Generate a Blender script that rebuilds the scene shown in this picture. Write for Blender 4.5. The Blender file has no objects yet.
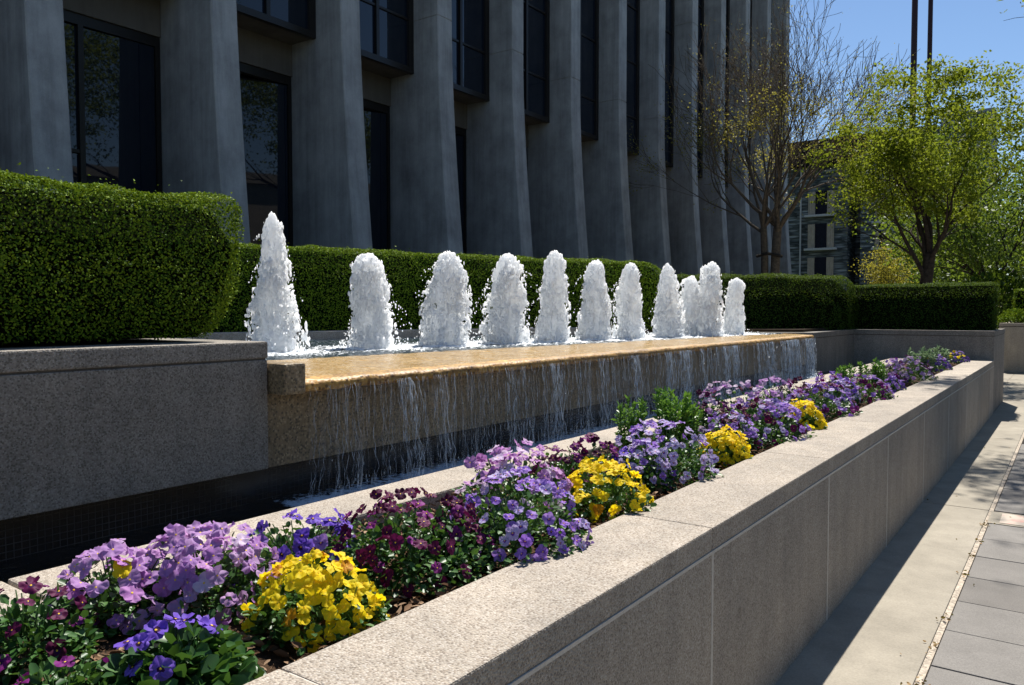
import bpy, bmesh, math, random
import numpy as np
from mathutils import Vector, Matrix, noise as mnoise

random.seed(7)
RNG = np.random.default_rng(7)
R = math.radians
scene = bpy.context.scene
COL = scene.collection

# ------------------------------------------------------------------ camera
CAM_H = 1.55
YAW, PITCH, FPX = R(35.8), R(2.24), 781.0
cd = bpy.data.cameras.new('camera')
cam = bpy.data.objects.new('camera', cd)
COL.objects.link(cam)
cam.location = (0, 0, CAM_H)
cam.rotation_euler = (R(90) - PITCH, 0, YAW)
cd.sensor_width = 36
cd.lens = FPX / 1024 * 36
cd.clip_start = 0.05
cd.clip_end = 3000
scene.camera = cam
_CM = cam.rotation_euler.to_matrix()


def ground(px, py, z):
    """the point at height z that a surveyor sighting along (px, py) of the photograph would find"""
    d = _CM @ Vector(((px - 512) / FPX, (342.5 - py) / FPX, -1.0))
    t = (z - CAM_H) / d.z
    return Vector((d.x * t, d.y * t, z))


def at_x(px, X):
    """Y on the vertical plane X = const under column px"""
    d = _CM @ Vector(((px - 512) / FPX, 30.5 / FPX, -1.0))
    return d.y * X / d.x


def at_y(px, Y):
    d = _CM @ Vector(((px - 512) / FPX, 30.5 / FPX, -1.0))
    return d.x * Y / d.y


# ------------------------------------------------------------------ light
SUN = Vector((-0.20, 0.62, 1.0)).normalized()
w = bpy.data.worlds.new('World')
scene.world = w
w.use_nodes = True
nt = w.node_tree
for n in list(nt.nodes):
    nt.nodes.remove(n)
sky = nt.nodes.new('ShaderNodeTexSky')
sky.sky_type = 'NISHITA'
sky.sun_disc = False
sky.sun_elevation = math.asin(SUN.z)
sky.sun_rotation = math.atan2(SUN.x, SUN.y)
sky.air_density = 1.0
sky.dust_density = 0.1
sky.ozone_density = 5.0
bgn = nt.nodes.new('ShaderNodeBackground')
bgn.inputs[1].default_value = 0.076
wo = nt.nodes.new('ShaderNodeOutputWorld')
nt.links.new(sky.outputs[0], bgn.inputs[0])
nt.links.new(bgn.outputs[0], wo.inputs[0])
sl = bpy.data.lights.new('sun', 'SUN')
sl.energy = 5.0
sl.angle = R(0.53)
sl.color = (1.0, 0.955, 0.88)
so = bpy.data.objects.new('sun', sl)
COL.objects.link(so)
so.rotation_euler = (-SUN).to_track_quat('-Z', 'Y').to_euler()
so.location = (0, 0, 40)

scene.view_settings.view_transform = 'Standard'
scene.view_settings.look = 'None'
scene.view_settings.exposure = 0.66
scene.view_settings.gamma = 1
scene.view_settings.use_curve_mapping = False
scene.cycles.max_bounces = 8
scene.cycles.diffuse_bounces = 6
scene.cycles.transmission_bounces = 6
scene.cycles.transparent_max_bounces = 16
scene.cycles.use_denoising = True


# ------------------------------------------------------------------ materials
def new_mat(name):
    m = bpy.data.materials.new(name)
    m.use_nodes = True
    t = m.node_tree
    for n in list(t.nodes):
        t.nodes.remove(n)
    out = t.nodes.new('ShaderNodeOutputMaterial')
    return m, t, out


class NB:
    """small node builder"""
    def __init__(s, name):
        s.m, s.t, s.out = new_mat(name)

    def n(s, typ, **kw):
        nd = s.t.nodes.new(typ)
        for k, v in kw.items():
            setattr(nd, k, v)
        return nd

    def l(s, a, b):
        s.t.links.new(a, b)

    def coord(s, which='Object', scale=None):
        c = s.n('ShaderNodeTexCoord').outputs[which]
        if scale:
            mp = s.n('ShaderNodeMapping')
            mp.inputs['Scale'].default_value = scale
            s.l(c, mp.inputs[0])
            return mp.outputs[0]
        return c

    def noise(s, co, scale, detail=4, rough=0.6, dist=0.0):
        nd = s.n('ShaderNodeTexNoise')
        nd.inputs['Scale'].default_value = scale
        nd.inputs['Detail'].default_value = detail
        nd.inputs['Roughness'].default_value = rough
        nd.inputs['Distortion'].default_value = dist
        s.l(co, nd.inputs['Vector'])
        return nd.outputs['Fac']

    def ramp(s, fac, stops, interp='LINEAR'):
        nd = s.n('ShaderNodeValToRGB')
        cr = nd.color_ramp
        cr.interpolation = interp
        while len(cr.elements) < len(stops):
            cr.elements.new(0.5)
        for e, (p, c) in zip(cr.elements, stops):
            e.position = p
            e.color = (*c, 1) if len(c) == 3 else c
        s.l(fac, nd.inputs[0])
        return nd.outputs[0]

    def mix(s, fac, a, b, blend='MIX'):
        nd = s.n('ShaderNodeMix', data_type='RGBA', blend_type=blend)
        for sock, v in ((nd.inputs[0], fac), (nd.inputs[6], a), (nd.inputs[7], b)):
            if isinstance(v, (int, float)):
                sock.default_value = v
            elif isinstance(v, tuple):
                sock.default_value = (*v, 1) if len(v) == 3 else v
            else:
                s.l(v, sock)
        return nd.outputs[2]

    def math(s, op, a, b=None):
        nd = s.n('ShaderNodeMath', operation=op)
        for i, v in enumerate((a, b)):
            if v is None:
                continue
            if isinstance(v, (int, float)):
                nd.inputs[i].default_value = v
            else:
                s.l(v, nd.inputs[i])
        return nd.outputs[0]

    def bump(s, h, strength=0.3, dist=0.01):
        nd = s.n('ShaderNodeBump')
        nd.inputs['Strength'].default_value = strength
        nd.inputs['Distance'].default_value = dist
        s.l(h, nd.inputs['Height'])
        return nd.outputs[0]

    def bsdf(s, color, rough=0.8, spec=0.3, normal=None, metallic=0.0, trans=0.0, coat=0.0):
        b = s.n('ShaderNodeBsdfPrincipled')
        if isinstance(color, tuple):
            b.inputs['Base Color'].default_value = (*color, 1)
        else:
            s.l(color, b.inputs['Base Color'])
        if isinstance(rough, (int, float)):
            b.inputs['Roughness'].default_value = rough
        else:
            s.l(rough, b.inputs['Roughness'])
        b.inputs['Specular IOR Level'].default_value = spec
        b.inputs['Metallic'].default_value = metallic
        b.inputs['Transmission Weight'].default_value = trans
        b.inputs['Coat Weight'].default_value = coat
        if normal is not None:
            s.l(normal, b.inputs['Normal'])
        return b.outputs[0]

    def done(s, shader):
        s.l(shader, s.out.inputs[0])
        return s.m


def aggregate(name, stones, mortar, scale=105, stain=0.35, wet=None):
    """exposed aggregate concrete: pebbles of several colours in a cement matrix"""
    b = NB(name)
    co = b.coord()
    v = b.n('ShaderNodeTexVoronoi')
    v.inputs['Scale'].default_value = scale
    v.inputs['Randomness'].default_value = 1
    b.l(co, v.inputs['Vector'])
    sep = b.n('ShaderNodeSeparateColor')
    b.l(v.outputs['Color'], sep.inputs[0])
    peb = b.ramp(sep.outputs[0], [(i / len(stones), c) for i, c in enumerate(stones)], 'CONSTANT')
    edge = b.ramp(v.outputs['Distance'], [(0.42, (0, 0, 0)), (0.7, (1, 1, 1))])
    c = b.mix(edge, peb, mortar)
    big = b.ramp(b.noise(co, 2.2, 6, 0.65), [(0.3, (1 - stain,) * 3), (0.7, (1.08, 1.06, 1.03))])
    c = b.mix(1.0, c, big, 'MULTIPLY')
    sc = b.coord('Object', (9, 9, 0.9))
    streak = b.ramp(b.noise(sc, 1.0, 5, 0.6), [(0.35, (1 - stain * 0.7,) * 3), (0.62, (1.04, 1.03, 1.02))])
    c = b.mix(0.8, c, streak, 'MULTIPLY')
    gi = b.n('ShaderNodeNewGeometry')
    c = b.mix(1.0, c, b.ramp(gi.outputs['Random Per Island'], [(0.0, (.88, .87, .86)), (1.0, (1.07, 1.06, 1.04))]), 'MULTIPLY')
    spots = b.ramp(b.noise(co, 7.0, 5, 0.75), [(0.27, (.62, .58, .52)), (0.36, (1, 1, 1))])
    c = b.mix(0.8, c, spots, 'MULTIPLY')
    h = b.math('SUBTRACT', 1.0, v.outputs['Distance'])
    fine = b.noise(co, 400, 2)
    h = b.math('ADD', h, b.math('MULTIPLY', fine, 0.25))
    nrm = b.bump(h, 0.7, 0.004)
    return b.done(b.bsdf(c, 0.85 if not wet else wet, 0.25 if not wet else 0.5, nrm))


def concrete(name, base, scale=3.0, var=0.25, form=True, rough=0.9):
    b = NB(name)
    co = b.coord()
    n1 = b.ramp(b.noise(co, scale, 8, 0.65), [(0.28, (1 - var,) * 3), (0.72, (1 + var * 0.5,) * 3)])
    c = b.mix(1.0, base, n1, 'MULTIPLY')
    sc = b.coord('Object', (5, 5, 0.35))
    st = b.ramp(b.noise(sc, 1.0, 6, 0.7), [(0.3, (1 - var * 1.1,) * 3), (0.6, (1.05,) * 3)])
    c = b.mix(0.7, c, st, 'MULTIPLY')
    sp = b.ramp(b.noise(co, 90, 3, 0.7), [(0.3, (0.82,) * 3), (0.7, (1.12,) * 3)])
    c = b.mix(0.8, c, sp, 'MULTIPLY')
    nrm = b.bump(b.noise(co, 70, 4, 0.7), 0.25, 0.006)
    return b.done(b.bsdf(c, rough, 0.2, nrm))


def leafmat(name, cols, transl=0.45, rough=0.45, spec=0.35, tint=(0.42, 0.55, 0.03)):
    """leaves vary leaf by leaf; thin enough for the sun to glow through"""
    b = NB(name)
    g = b.n('ShaderNodeNewGeometry')
    c = b.ramp(g.outputs['Random Per Island'], [(i / max(1, len(cols) - 1), k) for i, k in enumerate(cols)])
    p = b.bsdf(c, rough, spec)
    tr = b.n('ShaderNodeBsdfTranslucent')
    tc = b.mix(0.6, c, tint)
    b.l(tc, tr.inputs[0])
    mx = b.n('ShaderNodeMixShader')
    mx.inputs[0].default_value = transl
    b.l(p, mx.inputs[1])
    b.l(tr.outputs[0], mx.inputs[2])
    return b.done(mx.outputs[0])


def petalmat(name, c0, c1, transl=0.35, vein=None):
    b = NB(name)
    oi = b.n('ShaderNodeObjectInfo')
    c = b.mix(oi.outputs['Random'], c0, c1)
    co = b.coord()
    c = b.mix(b.ramp(b.noise(co, 60, 3), [(0.35, (0, 0, 0)), (0.7, (0.45,) * 3)]), c, vein or tuple(x * 0.55 for x in c0))
    p = b.bsdf(c, 0.6, 0.2)
    tr = b.n('ShaderNodeBsdfTranslucent')
    b.l(c, tr.inputs[0])
    mx = b.n('ShaderNodeMixShader')
    mx.inputs[0].default_value = transl
    b.l(p, mx.inputs[1])
    b.l(tr.outputs[0], mx.inputs[2])
    return b.done(mx.outputs[0])


def plain(name, c, rough=0.6, spec=0.4, metallic=0.0, var=0.15, scale=20):
    b = NB(name)
    co = b.coord()
    n1 = b.ramp(b.noise(co, scale, 4), [(0.3, (1 - var,) * 3), (0.7, (1 + var,) * 3)])
    return b.done(b.bsdf(b.mix(1.0, c, n1, 'MULTIPLY'), rough, spec, None, metallic))


M = {}
M['face'] = aggregate('exposed aggregate tan', [(.47, .42, .355), (.36, .305, .25), (.54, .495, .435), (.29, .245, .205), (.48, .42, .36), (.42, .375, .325), (.56, .515, .465), (.26, .22, .185)], (.44, .393, .335), 175, 0.2)
M['ledge'] = M['face']
M['block'] = aggregate('exposed aggregate grey', [(.33, .305, .275), (.24, .22, .195), (.39, .37, .34), (.18, .165, .145), (.345, .32, .29), (.29, .265, .24), (.43, .405, .375), (.14, .125, .11)], (.30, .275, .245), 150, 0.28)
M['wetwall'] = aggregate('wet brown aggregate', [(.33, .245, .135), (.22, .165, .09), (.39, .30, .18), (.13, .095, .055), (.31, .23, .14), (.25, .19, .11), (.42, .33, .21), (.11, .085, .055)], (.27, .20, .12), 90, 0.4, wet=0.35)
def wetslab():
    """golden algae on stone under a thin moving sheet of water"""
    b = NB('algae stained slab under water')
    co = b.coord()
    v = b.n('ShaderNodeTexVoronoi')
    v.inputs['Scale'].default_value = 75
    b.l(co, v.inputs['Vector'])
    sep = b.n('ShaderNodeSeparateColor')
    b.l(v.outputs['Color'], sep.inputs[0])
    c = b.ramp(sep.outputs[0], [(0, (.40, .24, .08)), (.3, (.55, .37, .16)), (.7, (.63, .46, .25)), (1, (.72, .58, .38))])
    c = b.mix(1.0, c, b.ramp(b.noise(co, 4, 6, .7), [(.3, (.72, .66, .55)), (.68, (1.1, 1.08, 1.05))]), 'MULTIPLY')
    ws = b.coord('Object', (9, 26, 9))
    streak = b.ramp(b.noise(ws, 1.6, 6, .75, .8), [(.56, (0, 0, 0)), (.72, (.75,) * 3)])  # pale streaks put the water's sparkle into the colour
    c = b.mix(streak, c, (.84, .80, .72))
    h = b.math('ADD', b.noise(b.coord('Object', (14, 40, 14)), 1.0, 5, .65, .5), b.math('MULTIPLY', b.noise(co, 120, 2), .3))
    return b.done(b.bsdf(c, 0.12, 0.6, b.bump(h, 0.45, 0.02)))


M['slab'] = wetslab()
M['lip'] = aggregate('rusty algae lip', [(.62, .36, .08), (.46, .24, .04), (.74, .47, .14), (.26, .12, .02), (.58, .33, .08), (.66, .42, .13), (.36, .18, .04), (.16, .08, .015)], (.50, .28, .07), 55, 0.5, wet=0.5)
M['joint'] = concrete('joint mortar', (.62, .57, .50), 8, 0.1)
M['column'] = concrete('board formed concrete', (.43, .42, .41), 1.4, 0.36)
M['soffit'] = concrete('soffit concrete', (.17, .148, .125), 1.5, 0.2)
M['walk'] = concrete('sidewalk concrete', (.35, .313, .252), 1.1, 0.22)
M['darkcurb'] = concrete('damp curb', (.15, .13, .11), 5, 0.35)
M['bronze'] = plain('dark bronze frame', (.018, .014, .012), 0.4, 0.4)
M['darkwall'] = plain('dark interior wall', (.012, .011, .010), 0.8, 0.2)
M['mast'] = plain('dark red brown steel', (.035, .014, .014), 0.6, 0.3)
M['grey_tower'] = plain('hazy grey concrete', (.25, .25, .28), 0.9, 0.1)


def glassmat(name, tint):
    b = NB(name)
    co = b.coord()
    nrm = b.bump(b.noise(co, 0.7, 2), 0.04, 0.05)
    return b.done(b.bsdf(tint, 0.02, 0.6, nrm))


M['glass'] = glassmat('dark sky-tinted glass', (.008, .013, .024))  # faint blue in the base stands in for mirrored sky


def tilemat():
    b = NB('black mosaic tile')
    co = b.coord()
    sp = b.n('ShaderNodeSeparateXYZ')
    b.l(co, sp.inputs[0])

    def line(o):
        f = b.math('FRACT', b.math('MULTIPLY', o, 1 / 0.026))
        return b.math('GREATER_THAN', f, 0.88)
    g = b.math('MAXIMUM', line(sp.outputs[1]), line(sp.outputs[2]))
    patch = b.ramp(b.noise(co, 3.5, 4), [(0.42, (0, 0, 0)), (0.62, (1, 1, 1))])
    c = b.mix(g, (.006, .006, .007), b.mix(patch, (.012, .012, .012), (.05, .052, .055)))
    return b.done(b.bsdf(c, 0.25, 0.5))


M['tile'] = tilemat()


def watermat(name, deep, foam_col=(.88, .92, .95), bump_scale=14.0, strength=0.5, fscale=30):
    b = NB(name)
    co = b.coord()
    at = b.n('ShaderNodeAttribute', attribute_name='foam')
    nz = b.noise(co, fscale, 6, 0.75, 0.8)
    f = b.math('ADD', b.math('MULTIPLY', at.outputs['Fac'], 1.0), b.math('SUBTRACT', b.math('MULTIPLY', nz, 2.6), 1.62))
    fm = b.ramp(f, [(0.12, (0, 0, 0)), (0.42, (1, 1, 1))])
    h = b.noise(co, bump_scale, 5, 0.6, 0.3)
    nrm = b.bump(h, strength, 0.05)
    p = b.bsdf(deep, 0.05, 0.6, nrm)
    q = b.bsdf(foam_col, 0.5, 0.3, nrm)
    mx = b.n('ShaderNodeMixShader')
    b.l(fm, mx.inputs[0])
    b.l(p, mx.inputs[1])
    b.l(q, mx.inputs[2])
    return b.done(mx.outputs[0])


M['pool'] = watermat('pool water', (.03, .045, .055))
M['trough'] = watermat('trough water', (.004, .006, .007), (.55, .65, .75), 18, 0.4)


def jetmat():
    b = NB('white aerated water')
    co = b.coord('Object', (1, 1, 0.3))
    h = b.math('ADD', b.noise(co, 75, 5, 0.7), b.math('MULTIPLY', b.noise(co, 22, 3), 1.0))
    nrm = b.bump(h, 0.35, 0.02)
    p = b.bsdf((.97, .98, .99), 0.35, 0.4, nrm)
    pn = p.node
    pn.inputs['Subsurface Weight'].default_value = 1.0
    pn.inputs['Subsurface Radius'].default_value = (1, 1, 1)
    pn.inputs['Subsurface Scale'].default_value = 0.16
    tr = b.n('ShaderNodeBsdfTranslucent')
    tr.inputs[0].default_value = (.96, .98, 1, 1)
    b.l(nrm, tr.inputs['Normal'])
    mx = b.n('ShaderNodeMixShader')
    mx.inputs[0].default_value = 0.45
    b.l(p, mx.inputs[1])
    b.l(tr.outputs[0], mx.inputs[2])
    return b.done(mx.outputs[0])


M['jet'] = jetmat()


def strandmat():
    b = NB('falling water strands')
    p = b.bsdf((.80, .86, .93), 0.12, 0.8)
    tr = b.n('ShaderNodeBsdfTransparent')
    co = b.coord('Object', (1, 1, 0.5))
    f = b.ramp(b.noise(co, 30, 4), [(0.40, (.02,) * 3), (0.68, (.78,) * 3)])
    mx = b.n('ShaderNodeMixShader')
    b.l(f, mx.inputs[0])
    b.l(tr.outputs[0], mx.inputs[1])
    b.l(p, mx.inputs[2])
    return b.done(mx.outputs[0])


M['strand'] = strandmat()


def filmmat():
    b = NB('falling water film')
    p = b.bsdf((.80, .86, .93), 0.15, 0.8)
    tr = b.n('ShaderNodeBsdfTransparent')
    fine = b.noise(b.coord('Object', (10, 85, 3.2)), 1.0, 5, .7, .6)
    wide = b.noise(b.coord('Object', (3, 7, 1.2)), 1.0, 4, .6, .3)
    f = b.math('MULTIPLY', b.ramp(fine, [(.50, (0, 0, 0)), (.74, (.8,) * 3)]), b.ramp(wide, [(.42, (.10,) * 3), (.66, (1, 1, 1))]))
    mx = b.n('ShaderNodeMixShader')
    b.l(f, mx.inputs[0])
    b.l(tr.outputs[0], mx.inputs[1])
    b.l(p, mx.inputs[2])
    return b.done(mx.outputs[0])


M['film'] = filmmat()
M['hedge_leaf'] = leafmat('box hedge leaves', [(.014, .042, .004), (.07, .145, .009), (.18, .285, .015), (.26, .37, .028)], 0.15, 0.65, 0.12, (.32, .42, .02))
M['hedge_leaf_shade'] = leafmat('hedge leaves with painted shade', [(.018, .045, .008), (.03, .07, .010), (.045, .095, .012), (.08, .14, .014)], 0.22, 0.7, 0.1, (.2, .28, .02))  # darker copy of the hedge leaves, shade put into the colour
M['hedge_core'] = plain('hedge inner twigs', (.007, .010, .004), 1.0, 0.0, var=0.5, scale=40)  # near-black: inner shade put into the core's colour
M['pansy_leaf'] = leafmat('pansy leaves', [(.018, .06, .012), (.03, .09, .018), (.045, .125, .024), (.09, .18, .05)], 0.16, 0.42, 0.35, (.18, .36, .04))
M['snap_leaf'] = leafmat('snapdragon leaves', [(.05, .14, .02), (.085, .21, .03), (.14, .29, .055)], 0.25, 0.4, 0.4, (.25, .45, .05))
M['dusty_leaf'] = leafmat('grey green leaves', [(.14, .23, .12), (.20, .30, .16), (.26, .36, .22)], 0.2, 0.6, 0.2, (.3, .4, .2))
M['tree_leaf'] = leafmat('fresh tree leaves', [(.04, .08, .008), (.10, .155, .012), (.16, .21, .016), (.24, .26, .025)], 0.46, 0.6, 0.1, (.34, .40, .03))
M['far_leaf'] = leafmat('far tree leaves', [(.035, .08, .014), (.06, .12, .02), (.09, .15, .025)], 0.4, 0.5, 0.3, (.3, .4, .03))
M['olive_leaf'] = leafmat('olive spring leaves', [(.10, .125, .016), (.15, .165, .022), (.20, .20, .03)], 0.5, 0.5, 0.2, (.5, .42, .05))
M['bud_leaf'] = leafmat('budding leaves', [(.20, .20, .03), (.26, .25, .04), (.28, .21, .05)], 0.45, 0.5, 0.2, (.45, .40, .06))
M['bark'] = plain('tree bark', (.055, .042, .033), 0.95, 0.1, var=0.45, scale=14)
M['bark_pale'] = plain('grey brown bark', (.12, .095, .072), 0.95, 0.1, var=0.4, scale=14)
M['stem'] = plain('green stem', (.08, .16, .04), 0.6, 0.3)
M['burg'] = petalmat('burgundy petals', (.075, .004, .035), (.15, .008, .085), 0.3)
M['magenta'] = petalmat('magenta purple petals', (.17, .012, .14), (.26, .03, .24), 0.3)
M['lilac'] = petalmat('lilac petals', (.50, .26, .60), (.66, .45, .72), 0.45, (.36, .14, .48))
M['pale'] = petalmat('pale lilac petals', (.72, .55, .76), (.80, .69, .82), 0.35, (.48, .28, .58))
M['orchid'] = petalmat('orchid pink petals', (.50, .20, .54), (.66, .40, .68), 0.35, (.28, .07, .36))
M['violet'] = petalmat('blue violet petals', (.14, .06, .55), (.28, .16, .70), 0.35, (.07, .02, .30))
M['viola'] = petalmat('purple viola petals', (.32, .16, .64), (.50, .33, .74), 0.35, (.20, .06, .45))
M['lavender'] = petalmat('lavender petals', (.56, .47, .78), (.70, .64, .84), 0.35, (.30, .16, .55))
M['yellow'] = petalmat('yellow petals', (.95, .74, .010), (.97, .82, .03), 0.5, (.92, .62, .008))
M['amber'] = petalmat('faded amber petals', (.62, .27, .01), (.72, .36, .01), 0.3)
M['indigo'] = petalmat('indigo petals', (.10, .055, .30), (.17, .10, .42), 0.3)
M['pinkwhite'] = petalmat('pink white petals', (.70, .50, .71), (.82, .72, .83), 0.35, (.42, .16, .46))
M['eye_dark'] = plain('dark petal blotch', (.035, .008, .05), 0.7, 0.1)
M['eye_yellow'] = plain('yellow flower eye', (.8, .5, .03), 0.6, 0.2)
M['eye_violet'] = plain('violet petal blotch', (.14, .03, .28), 0.7, 0.1)
M['eye_amber'] = plain('amber petal blotch', (.86, .55, .008), 0.7, 0.1)


def soilmat():
    b = NB('bark mulch soil')
    co = b.coord()
    c = b.ramp(b.noise(co, 45, 6, 0.75), [(0.3, (.02, .012, .008)), (0.55, (.08, .048, .028)), (0.75, (.17, .11, .07))])
    nrm = b.bump(b.noise(co, 60, 5, 0.7), 0.8, 0.02)
    return b.done(b.bsdf(c, 0.95, 0.1, nrm))


M['soil'] = soilmat()
M['chip'] = leafmat('bark chips', [(.07, .035, .018), (.14, .08, .045), (.24, .15, .09), (.33, .23, .15)], 0.0, 0.9, 0.1)
M['litter'] = leafmat('dry leaf litter', [(.20, .11, .04), (.32, .19, .08), (.42, .30, .16)], 0.1, 0.8, 0.1)


def pavermat():
    b = NB('grey concrete pavers')
    co = b.coord()
    sp = b.n('ShaderNodeSeparateXYZ')
    b.l(co, sp.inputs[0])
    cb = b.n('ShaderNodeCombineXYZ')
    b.l(b.math('FLOOR', b.math('MULTIPLY', b.math('ADD', sp.outputs[0], 0.5), 1 / 0.61)), cb.inputs[0])
    b.l(b.math('FLOOR', b.math('MULTIPLY', b.math('SUBTRACT', sp.outputs[1], 0.96), 1 / 0.474)), cb.inputs[1])
    wn = b.n('ShaderNodeTexWhiteNoise')
    b.l(cb.outputs[0], wn.inputs[0])
    base = b.mix(wn.outputs['Value'], (.175, .162, .148), (.235, .22, .202))
    n1 = b.ramp(b.noise(co, 2.5, 6, 0.7), [(0.3, (.84,) * 3), (0.7, (1.1,) * 3)])
    c = b.mix(1.0, base, n1, 'MULTIPLY')
    n2 = b.ramp(b.noise(co, 160, 2, 0.7), [(0.3, (.8,) * 3), (0.7, (1.15,) * 3)])
    c = b.mix(1.0, c, n2, 'MULTIPLY')
    return b.done(b.bsdf(c, 0.9, 0.2, b.bump(b.noise(co, 160, 3), 0.3, 0.003)))


M['paver'] = pavermat()
M['gap'] = plain('sandy joint', (.42, .36, .29), 0.95, 0.1, var=0.5, scale=60)
M['seam'] = plain('dark joint', (.035, .03, .026), 0.95, 0.1)
M['terrace'] = plain('planting soil', (.05, .035, .022), 0.95, 0.1, var=0.5, scale=12)
M['asphalt'] = plain('asphalt', (.05, .05, .05), 0.9, 0.2, var=0.2, scale=60)
M['dark_ground'] = plain('dark far ground', (.035, .055, .018), 0.95, 0.1, var=0.4, scale=3)  # dark ground colour, chosen to cut bounced light
M['pinkpaint'] = None


def slatemat():
    b = NB('stacked slate stone')
    co = b.coord('Object', (1.2, 1.2, 7.0))
    v = b.n('ShaderNodeTexVoronoi')
    v.inputs['Scale'].default_value = 1.0
    b.l(co, v.inputs['Vector'])
    sep = b.n('ShaderNodeSeparateColor')
    b.l(v.outputs['Color'], sep.inputs[0])
    c = b.ramp(sep.outputs[0], [(0, (.075, .09, .09)), (0.4, (.15, .175, .17)), (0.75, (.26, .285, .28)), (1, (.38, .41, .40))])
    e = b.ramp(v.outputs['Distance'], [(0.3, (1, 1, 1)), (0.65, (.35,) * 3)])
    return b.done(b.bsdf(b.mix(1.0, c, e, 'MULTIPLY'), 0.85, 0.3, b.bump(v.outputs['Distance'], 0.6, 0.1)))


M['slate'] = slatemat()
M['curtain'] = plain('beige curtain', (.42, .36, .28), 0.9, 0.1, scale=6)
M['sill'] = plain('pale stone sill', (.50, .50, .48), 0.8, 0.2)


def paintmark():
    b = NB('faded pink paint')
    co = b.coord()
    f = b.ramp(b.noise(co, 9, 4, 0.6), [(0.48, (0, 0, 0)), (0.68, (.6,) * 3)])
    c = b.mix(f, (.53, .46, .38), (.62, .22, .2))
    return b.done(b.bsdf(c, 0.9, 0.2))


M['pinkpaint'] = paintmark()


# ------------------------------------------------------------------ objects
def tag(o, label, cat, group=None):
    o['label'] = label
    o['category'] = cat
    if group:
        o['group'] = group
    return o


def thing(name, label, cat, loc=(0, 0, 0), rz=0.0, group=None):
    o = bpy.data.objects.new(name, None)
    COL.objects.link(o)
    o.location = loc
    o.rotation_euler = (0, 0, rz)
    o.empty_display_size = 0.1
    return tag(o, label, cat, group)


def link(name, me, mats=None, parent=None, kind=None):
    o = bpy.data.objects.new(name, me)
    COL.objects.link(o)
    if mats is not None and not me.materials:
        for m in (mats if isinstance(mats, (list, tuple)) else [mats]):
            me.materials.append(m)
    if parent is not None:
        o.parent = parent
    if kind:
        o['kind'] = kind
    return o


def np_mesh(name, V, F, smooth=False, mat_idx=None):
    """V (n,3); F (m,k) all of one size"""
    V = np.asarray(V, dtype=np.float32)
    F = np.asarray(F, dtype=np.int32)
    me = bpy.data.meshes.new(name)
    me.vertices.add(len(V))
    me.vertices.foreach_set('co', V.ravel())
    k = F.shape[1]
    me.loops.add(F.size)
    me.loops.foreach_set('vertex_index', F.ravel())
    me.polygons.add(len(F))
    me.polygons.foreach_set('loop_start', np.arange(0, F.size, k, dtype=np.int32))
    me.polygons.foreach_set('loop_total', np.full(len(F), k, dtype=np.int32))
    if smooth:
        me.polygons.foreach_set('use_smooth', np.ones(len(F), dtype=bool))
    if mat_idx is not None:
        me.polygons.foreach_set('material_index', np.asarray(mat_idx, dtype=np.int32))
    me.update(calc_edges=True)
    me.validate()
    return me


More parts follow.
